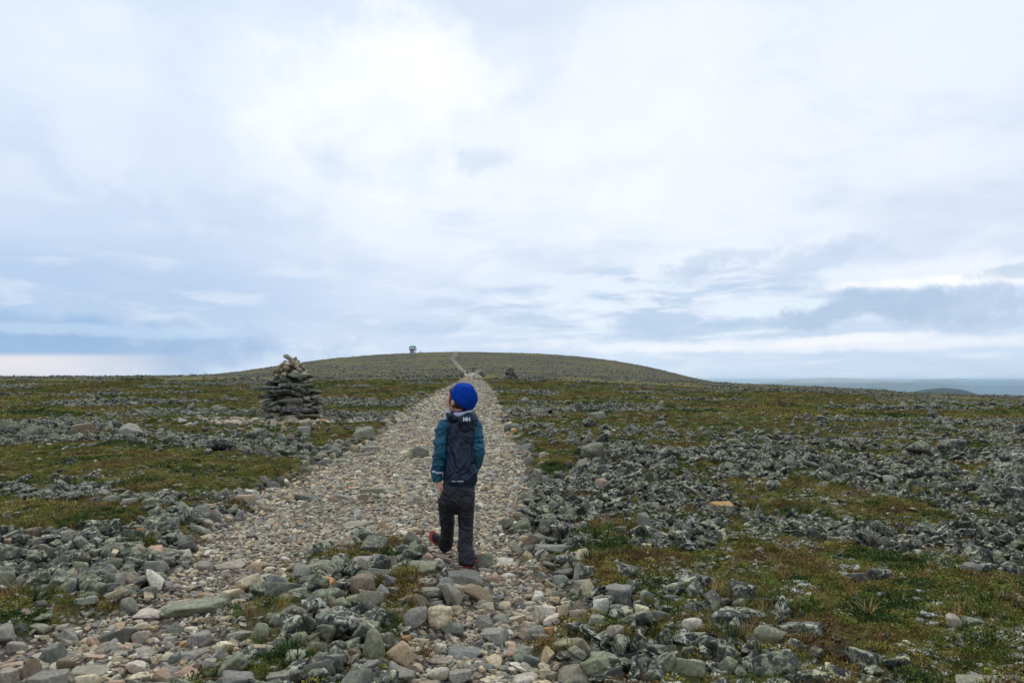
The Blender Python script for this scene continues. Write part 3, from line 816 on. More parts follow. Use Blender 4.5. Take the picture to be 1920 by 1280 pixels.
def hero_stone(cx, yt, yb, w, kind, col, label, group=None, sub=None, seed=None):
    b = ground_hit(cx, yb - 1)
    Y = b[1]; W_ = w / FPX * Y
    slope = (yb - HORY) / FPX
    hv = (yb - yt) / FPX * Y
    ratio = {'b': .8, 'r': .85, 's': .75, 'w': .8}[kind]
    dp = W_ * ratio
    H = hv - slope * dp * .75
    lo = {'b': .42, 'r': .42, 's': .16, 'w': .5}[kind] * W_
    if H < lo:
        H = lo; dp = max(.4 * W_, min(dp, (hv - H * .9) / max(slope, .02) / .75))
    H = min(H, 1.15 * W_)
    yc = Y + dp * .45
    xc = b[0] * yc / Y
    zg = g1(xc, yc)
    sd_ = seed if seed is not None else int(cx * 131 + yb * 7)
    r = np.random.default_rng(sd_)
    V, Fc = rock(sd_, kind, sub or (5 if w > 44 else 4))
    tot = H * (1.4 if kind != 's' else 1.7)
    V = V * np.array([W_ / 2, dp / 2, tot / 2])
    ry, rx = r.uniform(-.16, .16), r.uniform(-.12, .12)
    rz = r.uniform(-.3, .3)
    M = (Matrix.Rotation(rz, 3, 'Z') @ Matrix.Rotation(ry, 3, 'Y') @ Matrix.Rotation(rx, 3, 'X'))
    V = V @ np.array(M).T
    V[:, 0] *= (W_ / 2) / np.abs(V[:, 0]).max()
    o = mesh_np('stone', V + np.array([0, 0, H - tot / 2]), Fc, M_STONE, loc=(xc, yc, zg))
    c = np.array(PAL[col]) * r.uniform(.85, 1.15) * (1 + r.normal(size=3) * .02)
    l = np.clip(LICH[col] * r.uniform(.8, 1.15), 0, 1)
    o.color = (*c, l)
    tag(o, label, 'stone', group or 'larger stones lying on the ground')
    HEROXY.append((xc, yc, W_ / 2, dp / 2, cx, (yt + yb) / 2, w, yb - yt, zg))
    return o


boxes = []
for (cx, yt, yb, w, k, c, phrase, ctx) in HERO:
    assert phrase not in PHRASES, phrase
    PHRASES.add(phrase)
    hero_stone(cx, yt, yb, w, k, c, f"{phrase} {ctx}")
    boxes.append((cx, (yt + yb) / 2, w, yb - yt, phrase))

# stones beside the notable ones, told apart by their neighbour
BOY_BOX = (865, 900, 110, 340)
ADJ = {'b': ['squarish', 'angular', 'chunky', 'chipped'], 'r': ['rounded', 'oval', 'smooth', 'egg-like'], 's': ['flat', 'thin', 'platy', 'low'], 'w': ['pointed', 'ridged', 'sharp', 'tapering']}
order = sorted(boxes, key=lambda b: -(b[1] - 700) * min(b[2], 60))
want = 300 - len(boxes)
slots = []
for bx in order:
    for dname, dx, dy in (('just right of the', 1, .12), ('just left of the', -1, .1), ('just behind the', .25, -1), ('just in front of the', -.2, 1)):
        slots.append((bx, dname, dx, dy))
slots.sort(key=lambda s: -(s[0][1] - 690) * rng.uniform(.55, 1.45))
used = 0
vegtest = lambda x, y: zones(np.array([x]), np.array([y]))
for bx, dname, dx, dy in slots:
    if used >= want: break
    cx0, cy0, w0, h0, ph = bx
    sc_ = (cy0 - 690) / 400
    w = float(np.clip(rng.uniform(26, 44) * sc_, 9, 46)); k = rng.choice(['b', 'b', 'r', 's', 'w'])
    hgt = w * {'b': .7, 'r': .7, 's': .4, 'w': .75}[k]
    px = cx0 + dx * (w0 / 2 + w / 2 - 1); py = cy0 + dy * (h0 / 2 + hgt / 2)
    if py + hgt / 2 > 1288 or px < 5 or px > 1915: continue
    if any(abs(px - b[0]) < (w + b[2]) * .42 and abs(py - b[1]) < (hgt + b[3]) * .42 for b in boxes): continue
    if abs(px - BOY_BOX[0]) < 60 and 700 < py < 1062: continue
    g_ = ground_hit(px, py)
    p_, v_, o_, rt_, is_ = vegtest(g_[0], g_[1])
    if v_[0] > .75 and py > 780 and rng.random() < .8: continue
    if rt_[0] > .5: c = rng.choice(['bl', 'bl', 'dk', 'gg', 'bg'])
    elif o_[0] > .5: c = rng.choice(['gg', 'lg', 'g', 'dk', 'bg', 'br'])
    elif o_[0] > .2: c = rng.choice(['gg', 'g', 'bg', 'pg', 'be', 'br'])
    else: c = rng.choice(['be', 'pg', 'g', 'wh', 'tn', 'bg', 'pk'])
    lab = f"{rng.choice(ADJ[k])} {CNAME[c]} stone {dname} {ph}"
    if len(lab.split()) > 16: continue
    hero_stone(px, py - hgt / 2, py + hgt / 2, w, k, c, lab, 'larger stones lying on the ground', seed=5000 + used)
    boxes.append((px, py, w, hgt, lab)); used += 1

HX = np.array(HEROXY)

# ------------------------------------------------------------------ prototypes for the countless small pieces
def proto_coll(name, objs):
    c = bpy.data.collections.new(name)
    for o in objs: c.objects.link(o)
    return c


def rock_protos(tagname, kinds, sub, n):
    L = []
    for i in range(n):
        V, Fc = rock(900 + i * 13 + sub * 101, kinds[i % len(kinds)], sub)
        L.append(mesh_np(f"{tagname}_{i:02d}", V, Fc, M_STONE_I, link=False))
    return L


PR_NEAR = proto_coll('near_shapes', rock_protos('pebble_shape', 'fsbfwsbr', 4, 16))
PR_FAR = proto_coll('far_shapes', rock_protos('block_shape', 'bwbfsbwf', 3, 12))
PR_ROUND = proto_coll('rounded_shapes', rock_protos('boulder_shape', 'rbbsrbfb', 4, 16))
PR_JAG = proto_coll('jagged_shapes', rock_protos('shard_shape', 'jbjwjfjs', 4, 16))
PR_JAGF = proto_coll('jagged_far_shapes', rock_protos('splinter_shape', 'jbjwjfjs', 3, 12))


def scatter(name, coll, P, rot, scl, pick, tint, mat, label=None, kind='stuff', extra=None):
    """one object of countless pieces: points carry place, turn, size and colour"""
    n = len(P)
    me = bpy.data.meshes.new(name); me.vertices.add(n); me.vertices.foreach_set('co', np.asarray(P, np.float32).ravel())
    def att(nm, ty, arr, key):
        a = me.attributes.new(nm, ty, 'POINT'); a.data.foreach_set(key, np.ascontiguousarray(arr).ravel())
    att('rot', 'FLOAT_VECTOR', rot.astype(np.float32), 'vector')
    att('scl', 'FLOAT_VECTOR', scl.astype(np.float32), 'vector')
    att('pick', 'INT', pick.astype(np.int32), 'value')
    att('tint', 'FLOAT_COLOR', tint.astype(np.float32), 'color')
    me.materials.append(mat)
    o = bpy.data.objects.new(name, me); COL.objects.link(o)
    ng = bpy.data.node_groups.new(name, 'GeometryNodeTree')
    ng.interface.new_socket('Geometry', in_out='INPUT', socket_type='NodeSocketGeometry')
    ng.interface.new_socket('Geometry', in_out='OUTPUT', socket_type='NodeSocketGeometry')
    N, L = ng.nodes, ng.links
    gi, go = N.new('NodeGroupInput'), N.new('NodeGroupOutput')
    iop = N.new('GeometryNodeInstanceOnPoints'); ci = N.new('GeometryNodeCollectionInfo')
    ci.inputs['Collection'].default_value = coll
    ci.inputs['Separate Children'].default_value = True; ci.inputs['Reset Children'].default_value = True
    iop.inputs['Pick Instance'].default_value = True
    def na(nm, ty):
        q = N.new('GeometryNodeInputNamedAttribute'); q.data_type = ty; q.inputs['Name'].default_value = nm
        return q.outputs[0]
    L.new(gi.outputs[0], iop.inputs['Points']); L.new(ci.outputs[0], iop.inputs['Instance'])
    L.new(na('pick', 'INT'), iop.inputs['Instance Index'])
    e2r = N.new('FunctionNodeEulerToRotation'); L.new(na('rot', 'FLOAT_VECTOR'), e2r.inputs[0]); L.new(e2r.outputs[0], iop.inputs['Rotation'])
    L.new(na('scl', 'FLOAT_VECTOR'), iop.inputs['Scale'])
    L.new(iop.outputs[0], go.inputs[0])
    md = o.modifiers.new('pieces', 'NODES'); md.node_group = ng
    tag(o, kind=kind, label=label)
    return o


def wedge(rmin, rmax, dens, a0=-40, a1=41):
    if rmax < 13: a0, a1 = -56, 56
    a0, a1 = R(a0), R(a1)
    n = int(dens * .5 * (rmax ** 2 - rmin ** 2) * (a1 - a0))
    r = np.sqrt(rng.uniform(rmin ** 2, rmax ** 2, n)); a = rng.uniform(a0, a1, n)
    return r * np.sin(a), r * np.cos(a)


FOOT = [ground_hit(822, 1036), ground_hit(840, 1040), ground_hit(874, 1060), ground_hit(874, 1048)]
HX = np.vstack([HX] + [[f[0], f[1], .12, .16, 0, 0, 0, 0, 0] for f in FOOT])


def free_of_heroes(x, y, k=.85):
    ok = np.ones(len(x), bool)
    for h in HX:
        ok &= ((x - h[0]) / h[2]) ** 2 + ((y - h[1]) / h[3]) ** 2 > k
    return ok


COLS = np.array([PAL[k] for k in PAL]); KEYS = list(PAL)


def pick_cols(n, old, right):
    """stone colours by place: clean warm gravel on the path, lichened greys away from it"""
    w_path = {'be': 3.2, 'pg': 1.8, 'g': 2.6, 'wh': 1.8, 'tn': 1.3, 'pk': .3, 'bg': 1., 'br': .6, 'cr': .6, 'or': .15, 'gg': .6}
    w_mid = {'gg': 2.2, 'g': 2, 'bg': 1.8, 'dk': 1., 'lg': .8, 'br': .5, 'pg': .9, 'be': .5, 'tn': .25, 'pk': .12}
    w_old = {'gg': 3, 'lg': 1.2, 'dk': 1.8, 'bg': 1.5, 'g': 1.6, 'br': .4, 'pg': .2, 'bl': .8}
    w_dark = {'bl': 5, 'dk': 2, 'bg': 1.2, 'gg': 2, 'lg': .5, 'pk': .04, 'tn': .04}
    def cum(w):
        a = np.array([w.get(k, 0) for k in KEYS], float); return np.cumsum(a / a.sum())
    C = [cum(w) for w in (w_path, w_mid, w_old, w_dark)]
    u = rng.random(n); t = np.clip(old + rng.normal(size=n) * .12, 0, 1)
    sel = np.where(t < .22, 0, np.where(t < .62, 1, 2)); sel = np.where((rng.random(n) < right * 1.1) & (sel == 2), 3, sel)
    idx = np.zeros(n, int)
    for k in range(4):
        mk = sel == k; idx[mk] = np.searchsorted(C[k], u[mk])
    idx = np.minimum(idx, len(KEYS) - 1)
    sh = np.where(sel == 3, .45, np.where(sel == 2, .58, np.where(sel == 1, .82, 1.04)))[:, None]
    c = COLS[idx] * sh * np.exp(rng.normal(size=(n, 1)) * .16) * (1 + rng.normal(size=(n, 3)) * .025)
    l = np.array([LICH[k] for k in KEYS])[idx] * rng.uniform(.6, 1.3, n)
    l = np.where(sel == 0, l * .5, l)
    l = np.where(sel >= 2, np.maximum(l, .25 + .2 * rng.random(n)), l)
    l = np.where((sel >= 2) & (rng.random(n) < .7), np.maximum(l, .6 + .4 * rng.random(n)), l)
    return np.concatenate([np.clip(c, .02, .6), np.clip(l, 0, 1)[:, None]], 1)


def stones(name, coll, nproto, rmin, rmax, dens, smin, smax, keep, flat=(.35, .8), tilt=.35, label=None, hero_free=True, sink=.15, powr=2.2, lum=1.):
    x, y = wedge(rmin, rmax, dens)
    p, v, o, rt, isl = zones(x, y)
    k = rng.random(len(x)) < keep(x, y, p, v, o, rt, isl)
    x, y, p, v, o, rt, isl = (q[k] for q in (x, y, p, v, o, rt, isl))
    if hero_free:
        k = free_of_heroes(x, y); x, y, p, v, o, rt, isl = (q[k] for q in (x, y, p, v, o, rt, isl))
    n = len(x)
    s = (smin + (smax - smin) * rng.random(n) ** powr) * .5
    el = rng.uniform(.65, 1.35, n)
    fl = rng.uniform(flat[0], flat[1], n)
    scl = np.stack([s * el, s / el, s * fl], 1)
    rot = np.stack([rng.normal(size=n) * tilt, rng.normal(size=n) * tilt, rng.uniform(0, 6.283, n)], 1)
    z = base_h(x, y) + relief(x, y, p, v, isl) + s * fl * (1 - sink * 2) * rng.uniform(.3, 1., n) + (1 - p) * (1 - v) * rng.random(n) * s * .5
    return scatter(name, coll, np.stack([x, y, z], 1), rot, scl, rng.integers(0, nproto, n), pick_cols(n, o, rt) * np.array([lum, lum, lum, 1]), M_STONE_I, label)


# gravel of the track
on_path = lambda x, y, p, v, o, rt, isl: p ** 1.5
stones('gravel', PR_NEAR, 16, 2.2, 9, 1300, .014, .052, lambda x, y, p, v, o, rt, isl: np.maximum(p * (1 - .75 * sstep(.1, .28, fbm(x * 1.9, y * 1.9, 3, 55))), isl * .35 * (1 - v)) ** 1.3, label='fine beige and grey gravel covering the track', tilt=.3, powr=1.8)
stones('gravel', PR_NEAR, 16, 2.2, 11, 62, .04, .12, lambda x, y, p, v, o, rt, isl: p * .9 + .1 * isl, label='fist-sized stones spread over the track', flat=(.2, .5), tilt=.22)
stones('gravel', PR_FAR, 12, 9, 24, 420, .028, .085, on_path, label='gravel of the track farther off', flat=(.3, .7), tilt=.3)
stones('gravel', PR_FAR, 12, 11, 40, 9, .10, .24, lambda x, y, p, v, o, rt, isl: p * .75, label='broader stones of the track farther off', flat=(.25, .55), tilt=.2)
stones('gravel', PR_FAR, 12, 24, 90, 34, .07, .2, on_path, label='pale stones where the track runs into the distance', flat=(.35, .7))
stones('gravel', PR_FAR, 12, 90, 560, 1.3, .4, .9, on_path, label='pale worn line of the track up the hill', flat=(.3, .6))
# scree: jumbled lichened stones off the track
scree_k = lambda x, y, p, v, o, rt, isl: np.clip((1 - v) * 1.05 - p * 1.1, 0, 1)
stones('rubble', PR_JAG, 16, 2.2, 11, 240, .04, .15, lambda x, y, p, v, o, rt, isl: (x > .1 + .3 * fbm(x, y, 2, 5)) * np.maximum(scree_k(x, y, p, v, o, rt, isl), isl * .08 * (1 - v)), label='jumbled lichened stones beside the track', tilt=.7, flat=(.25, .65))
stones('rubble', PR_ROUND, 16, 2.2, 11, 210, .045, .17, lambda x, y, p, v, o, rt, isl: (x <= .1 + .3 * fbm(x, y, 2, 5)) * np.maximum(scree_k(x, y, p, v, o, rt, isl), isl * .08 * (1 - v)), label='rounded green-grey stones crowding the left of the track', tilt=.4, flat=(.5, .85), lum=1.2, sink=.05)
stones('rubble', PR_JAG, 16, 2.2, 10, 18, .10, .19, lambda x, y, p, v, o, rt, isl: scree_k(x, y, p, v, o, rt, isl) * .8, label='bigger jumbled stones beside the track', tilt=.8, flat=(.3, .8))
stones('rubble', PR_JAG, 16, 2.2, 12, 60, .03, .09, lambda x, y, p, v, o, rt, isl: np.clip(.35 + .65 * (1 - v) - p, 0, 1), label='small chips between the stones and the moss')
stones('rubble', PR_JAGF, 12, 10, 34, 95, .06, .24, scree_k, label='scree of grey lichened blocks in the middle distance', tilt=.75, flat=(.3, .7))
stones('rubble', PR_JAGF, 12, 12, 60, 1.3, .25, .5, lambda x, y, p, v, o, rt, isl: scree_k(x, y, p, v, o, rt, isl) * .8, label='scattered blocks standing out of the scree', tilt=.4, flat=(.4, .8), powr=1.6)
stones('rubble', PR_JAGF, 12, 34, 80, 20, .10, .32, scree_k, label='scree spreading to the middle of the plateau', tilt=.75, flat=(.3, .7))
stones('rubble', PR_JAGF, 12, 80, 220, 1.5, .2, .5, scree_k, label='scree on the far plateau', tilt=.8, flat=(.4, .8))
stones('rubble', PR_JAGF, 12, 220, 600, .10, .35, .8, lambda x, y, p, v, o, rt, isl: np.clip(.25 + (1 - v) - p, 0, 1), label='stones covering the summit dome', tilt=.8, flat=(.3, .6))
stones('rubble', PR_JAGF, 12, 9, 70, 2.2, .06, .25, lambda x, y, p, v, o, rt, isl: v * .9, label='single stones lying in the heath', tilt=.4)


# ------------------------------------------------------------------ plants of the heath
def leafy_mat(name, inst=True, trans=.12):
    m, T, b = new_mat(name)
    if inst:
        a = T.new('ShaderNodeAttribute', attribute_name='tint', attribute_type='INSTANCER').outputs['Color']
    else:
        a = T.new('ShaderNodeObjectInfo').outputs['Color']
    P = T.new('ShaderNodeNewGeometry').outputs['Position']
    col = T.mix(T.rng(T.noise(P, 60, 3, .7), .35, .65), T.mix(1., a, (.55, .55, .55), 'MULTIPLY'), T.mix(1., a, (1.5, 1.45, 1.3), 'MULTIPLY'))
    T.put(b.inputs['Base Color'], col); b.inputs['Roughness'].default_value = .75; b.inputs['Specular IOR Level'].default_value = .2
    return m


M_LEAF = leafy_mat('heath_leaves')


def cushion(seed, n=46, leaf=.22, spread=1., tall=.75):
    r = np.random.default_rng(seed); V = []; Fc = []
    for i in range(n):
        a = r.uniform(0, 6.283); rr = math.sqrt(r.random()) * spread; zz_ = tall * math.sqrt(max(0, 1 - (rr / spread) ** 2)) * r.uniform(.3, 1.05)
        c = np.array([rr * math.cos(a), rr * math.sin(a), zz_])
        d = np.array([math.cos(a) * .6 + r.normal() * .5, math.sin(a) * .6 + r.normal() * .5, r.uniform(.2, 1.2)]); d /= np.linalg.norm(d)
        s = np.cross(d, r.normal(size=3)); s /= np.linalg.norm(s)
        L, w = leaf * r.uniform(.7, 1.5), leaf * r.uniform(.25, .5)
        b = len(V)
        V += [c - s * w * .5, c + d * L * .5 - s * w, c + d * L, c + d * L * .5 + s * w]
        Fc.append([b, b + 1, b + 2, b + 3])
    return np.array(V), np.array(Fc)


def grass_tuft(seed, n=26):
    r = np.random.default_rng(seed); V = []; Fc = []
    for i in range(n):
        a = r.uniform(0, 6.283); o = np.array([r.normal() * .18, r.normal() * .18, -.05]); lean = r.uniform(.1, .9); L = r.uniform(.55, 1.2)
        s = np.array([-math.sin(a), math.cos(a), 0]) * .028
        q = []
        for t in (0, .4, .75, 1.):
            c = o + np.array([math.cos(a) * lean * t * t * L, math.sin(a) * lean * t * t * L, L * t * (1 - .25 * lean * t)])
            q.append((c, 1 - t * .85))
        b = len(V)
        for c, w in q: V += [c - s * w, c + s * w]
        for k in range(3): Fc.append([b + 2 * k, b + 2 * k + 1, b + 2 * k + 3, b + 2 * k + 2])
    return np.array(V), np.array(Fc)


def lichen_tuft(seed, n=16):
    r = np.random.default_rng(seed); U, Fq = ICO[2]; V = []; Fc = []; b = 0
    for i in range(n):
        a = r.uniform(0, 6.283); rr = math.sqrt(r.random()) * .85; s = r.uniform(.13, .3)
        c = np.array([rr * math.cos(a), rr * math.sin(a), .2 * (1 - rr)])
        V.append(U * s * (1 + .35 * snoise(U, r, 7)[:, None]) + c); Fc.append(Fq + b); b += len(U)
    return np.vstack(V), np.vstack(Fc)


PR_HEATH = proto_coll('heath_shapes', [mesh_np(f'cushion_shape_{i}', *cushion(40 + i, 52 if i < 4 else 34, .2 + .03 * (i % 3), 1., .5 + .1 * (i % 3)), M_LEAF, False, link=False) for i in range(6)])
PR_GRASS = proto_coll('grass_shapes', [mesh_np(f'tuft_shape_{i}', *grass_tuft(60 + i), M_LEAF, False, link=False) for i in range(5)])
PR_LICH = proto_coll('lichen_shapes', [mesh_np(f'crust_shape_{i}', *lichen_tuft(80 + i), M_LEAF, True, link=False) for i in range(4)])


def plants(name, coll, npr, rmin, rmax, dens, smin, smax, pal, keep, label, tall=(1, 1), patch=1.2, seed=0, k=None):
    x, y = wedge(rmin, rmax, dens)
    p, v, o, rt, isl = zones(x, y)
    kk = rng.random(len(x)) < keep(x, y, p, v, o, rt, isl)
    x, y, p, v, o, rt, isl = (q[kk] for q in (x, y, p, v, o, rt, isl))
    kk = free_of_heroes(x, y, .75); x, y, p, v, o, rt, isl = (q[kk] for q in (x, y, p, v, o, rt, isl))
    n = len(x); s = rng.uniform(smin, smax, n)
    t = fbm(x * patch, y * patch, 3, 90 + seed) * 1.7 + .5 + rng.normal(size=n) * .22
    pal = np.array(pal, float); q = np.clip(t, 0, .9999) * (len(pal) - 1); i = q.astype(int); f = (q - i)[:, None]
    c = pal[i] * (1 - f) + pal[np.minimum(i + 1, len(pal) - 1)] * f
    c = c * np.exp(rng.normal(size=(n, 1)) * .25)
    scl = np.stack([s, s, s * rng.uniform(tall[0], tall[1], n)], 1)
    rot = np.stack([rng.normal(size=n) * .15, rng.normal(size=n) * .15, rng.uniform(0, 6.283, n)], 1)
    z = base_h(x, y) + relief(x, y, p, v, isl) - s * .08
    return scatter(name, coll, np.stack([x, y, z], 1), rot, scl, rng.integers(0, npr, n), np.concatenate([np.clip(c, .004, .7), np.ones((n, 1))], 1), M_LEAF, label)


HP = [(.036, .066, .011), (.07, .11, .017), (.135, .16, .027), (.19, .19, .038), (.25, .205, .052), (.20, .135, .045), (.14, .085, .033)]
veg_k = lambda x, y, p, v, o, rt, isl: v ** 1.3
plants('ground_cover', PR_HEATH, 6, 2.2, 9, 620, .022, .06, HP, veg_k, 'low green and rusty heath plants around the stones')
plants('ground_cover', PR_HEATH, 6, 9, 26, 130, .035, .085, HP, veg_k, 'olive and rust heath in the middle distance', patch=.7)
plants('ground_cover', PR_HEATH, 6, 26, 90, 16, .1, .28, HP, veg_k, 'olive heath patches far over the plateau', patch=.25, tall=(.4, .8))
GP = [(.03, .07, .012), (.06, .10, .018), (.13, .13, .03), (.22, .16, .05), (.26, .17, .07)]
gk = lambda x, y, p, v, o, rt, isl: v * sstep(.0, .25, fbm(x * 1.1, y * 1.1, 3, 131))
plants('grass', PR_GRASS, 5, 2.2, 12, 170, .04, .11, GP, gk, 'thin green and straw-coloured grass blades', tall=(.7, 1.3), seed=4)
plants('grass', PR_GRASS, 5, 12, 30, 26, .06, .13, GP, gk, 'grass blades in the middle distance', tall=(.5, 1.), seed=4, patch=.6)
LP = [(.30, .30, .26), (.40, .40, .36), (.46, .47, .43)]
lk = lambda x, y, p, v, o, rt, isl: v * sstep(-.02, .16, fbm(x * 1.6, y * 1.6, 4, 151, .65)) * np.where(x > .6, 1., .4)
plants('reindeer_lichen', PR_LICH, 4, 2.2, 10, 620, .011, .034, LP, lk, 'white reindeer lichen tufts in the heath', seed=7)
plants('reindeer_lichen', PR_LICH, 4, 10, 30, 80, .02, .06, LP, lk, 'white reindeer lichen farther off', seed=7)

plants('reindeer_lichen', PR_LICH, 4, 2.6, 8, 900, .012, .034, LP, lambda x, y, p, v, o, rt, isl: v * sstep(.05, .2, fbm(x * 1.15 + 3, y * 1.15, 4, 171, .6)) * (x > .8), 'dense white lichen cushions in the lower right', seed=8)
plants('grass', PR_GRASS, 5, 2.6, 9, 9, .10, .19, GP[:3], lambda x, y, p, v, o, rt, isl: v * sstep(.1, .3, fbm(x * .8, y * .8, 2, 191)), 'taller green grass tufts', tall=(.7, 1.1), seed=9)
plants('grass', PR_GRASS, 5, 2.6, 10, 14, .06, .13, GP[2:], lambda x, y, p, v, o, rt, isl: np.maximum(v, (p > .1) * (p < .9) * .8) * .7, 'straw-coloured tufts along the edges of the track', tall=(.6, 1.), seed=10)

# ------------------------------------------------------------------ cairns
def stone_part(name, parent, loc, half, kind, col, seed, rot=(0, 0, 0), sub=4):
    V, Fc = rock(seed, kind, sub)
    M = Matrix.Rotation(rot[2], 3, 'Z') @ Matrix.Rotation(rot[1], 3, 'Y') @ Matrix.Rotation(rot[0], 3, 'X')
    V = (V * np.array(half)) @ np.array(M).T
    o = mesh_np(name, V, Fc, M_STONE, parent=parent, loc=loc)
    r = np.random.default_rng(seed)
    o.color = (*(np.array(PAL[col]) * r.uniform(.85, 1.15)), float(np.clip(LICH[col] * r.uniform(.8, 1.1), 0, 1)))
    return o


cb = ground_hit(546, 793); CY = cb[1] + .85; CX = (546 - 960) / FPX * CY
CG = g1(CX, CY)
cairn = empty('cairn', (CX, CY, CG))
tag(cairn, 'big cairn of stacked flat lichened slabs topped with small pale stones, left of the path', 'cairn', 'cairns along the path')
S_ = CY / FPX
prof_y = np.array([0, 28, 44, 58, 72, 87, 92, 100, 108, 116]); prof_w = np.array([59, 57, 53, 47, 41, 35, 33, 27, 20, 11])
rr_ = np.random.default_rng(31)
zc = -.05; lay = 0
while zc < 86 * S_:
    th = rr_.uniform(.115, .165)
    nsl = 5
    a0 = rr_.uniform(0, 6.28)
    for k in range(nsl):
        zj = zc + rr_.uniform(-.06, .06)
        hw = np.interp(zj / S_, prof_y, prof_w) * S_ * rr_.uniform(.93, 1.05)
        a = a0 + k * 2 * math.pi / nsl + rr_.normal() * .15
        L_ = hw * rr_.uniform(.44, .66); D = hw * rr_.uniform(.24, .36)
        rad = hw - D * rr_.uniform(.9, 1.15)
        tall = th * rr_.uniform(.75, 1.35)
        col = rr_.choice(['dk', 'gg', 'bl', 'dk', 'bl', 'bg', 'dk', 'lg'])
        p_ = stone_part('slab', cairn, (math.cos(a) * rad, math.sin(a) * rad * .92, zj + th / 2), (L_, D, tall / 2 * 1.1),
                        rr_.choice(['s', 'b', 's', 'b']), col, 7000 + lay * 10 + k, (rr_.normal() * .1, rr_.normal() * .13, a + math.pi / 2 + rr_.normal() * .25))
        p_.color = (*[c * rr_.uniform(.6, 1.25) for c in p_.color[:3]], max(p_.color[3], rr_.uniform(.35, .95)))
    zc += th * .95; lay += 1
# small stones wedged between the slabs
for nm, cols_, cnt, lc_ in (('wedged_stones', 'dk', 130, .8), ('pale_wedged_stones', 'pg', 26, .1)):
    VV, FF, nn = [], [], 0
    for k in range(cnt):
        zj = rr_.uniform(.0, 88) * S_; hw = np.interp(zj / S_, prof_y, prof_w) * S_; a = rr_.uniform(0, 6.283) if nm[0] == 'w' else rr_.uniform(3.4, 6.)
        s = rr_.uniform(.045, .12); V, Fc = rock(7800 + k, rr_.choice(['j', 'b', 'w']), 3)
        V = V * np.array([s * rr_.uniform(1, 1.9), s, s * rr_.uniform(.35, .8)])
        M = Matrix.Rotation(a + 1.57, 3, 'Z') @ Matrix.Rotation(rr_.normal() * .3, 3, 'Y')
        q = hw - s * rr_.uniform(.9, 1.9)
        VV.append(V @ np.array(M).T + np.array([math.cos(a) * q, math.sin(a) * q * .92, zj])); FF.append(Fc + nn); nn += len(V)
    w_ = mesh_np(nm, np.vstack(VV), np.vstack(FF), M_STONE, parent=cairn); w_.color = (*[c * .9 for c in PAL[cols_]], lc_); tag(w_, kind='stuff')
bmc = bmesh.new()
bmesh.ops.create_cone(bmc, segments=14, radius1=48 * S_, radius2=9 * S_, depth=113 * S_, cap_ends=True)
for v in bmc.verts: v.co.z += 56.5 * S_; v.co += Vector((rr_.normal() * .03, rr_.normal() * .03, rr_.normal() * .02))
core = from_bm('core', bmc, M_STONE, cairn, False); core.color = (.03, .03, .028, .3)
npart = lay * 5
k = 0
while k < 96 - npart:
    h = rr_.uniform(0, 1) ** .8; zz_ = (87 + 27 * h) * S_
    hw = np.interp(zz_ / S_, prof_y, prof_w) * S_ * .92; a = rr_.uniform(0, 6.28) if k % 2 else rr_.uniform(math.pi, 2 * math.pi)
    s = rr_.uniform(.06, .115)
    stone_part('stone', cairn, (math.cos(a) * (hw - s * .9), math.sin(a) * (hw - s * .9), zz_), (s * rr_.uniform(.9, 1.5), s, s * rr_.uniform(.6, .9)), rr_.choice(['b', 'r', 'w']),
               rr_.choice(['be', 'pg', 'wh', 'tn', 'g', 'br', 'pk']), 7600 + k, (rr_.normal() * .3, rr_.normal() * .3, a)); k += 1
o = stone_part('capstone', cairn, (-4 * S_, -.04, 119 * S_), (13 * S_, .14, .08), 's', 'g', 7990, (.1, R(33), .2)); tag(o, 'long grey slab slanting up to the left')
o = stone_part('capstone', cairn, (9 * S_, -.05, 117.5 * S_), (.05, .055, .075), 'r', 'pg', 7991, (0, 0, 0)); tag(o, 'small upright round stone')

n_ = 420
aa = rng.uniform(math.pi * .95, math.pi * 2.1, n_); qq = 1.05 + np.abs(rng.normal(size=n_)) * .75
lx, ly = CX + np.cos(aa) * qq * 1.35, CY + np.sin(aa) * qq * 1.1
ls = rng.uniform(.03, .12, n_); lz = ground(lx, ly) + ls * .3
lc = pick_cols(n_, np.full(n_, .08) + .25 * rng.random(n_), np.zeros(n_))
scatter('gravel', PR_NEAR, np.stack([lx, ly, lz], 1), np.stack([rng.normal(size=n_) * .3, rng.normal(size=n_) * .3, rng.uniform(0, 6.28, n_)], 1),
        np.stack([ls * rng.uniform(.8, 1.5, n_), ls, ls * rng.uniform(.4, .8, n_)], 1), rng.integers(0, 16, n_), lc, M_STONE_I, 'pale stones strewn round the foot of the big cairn')


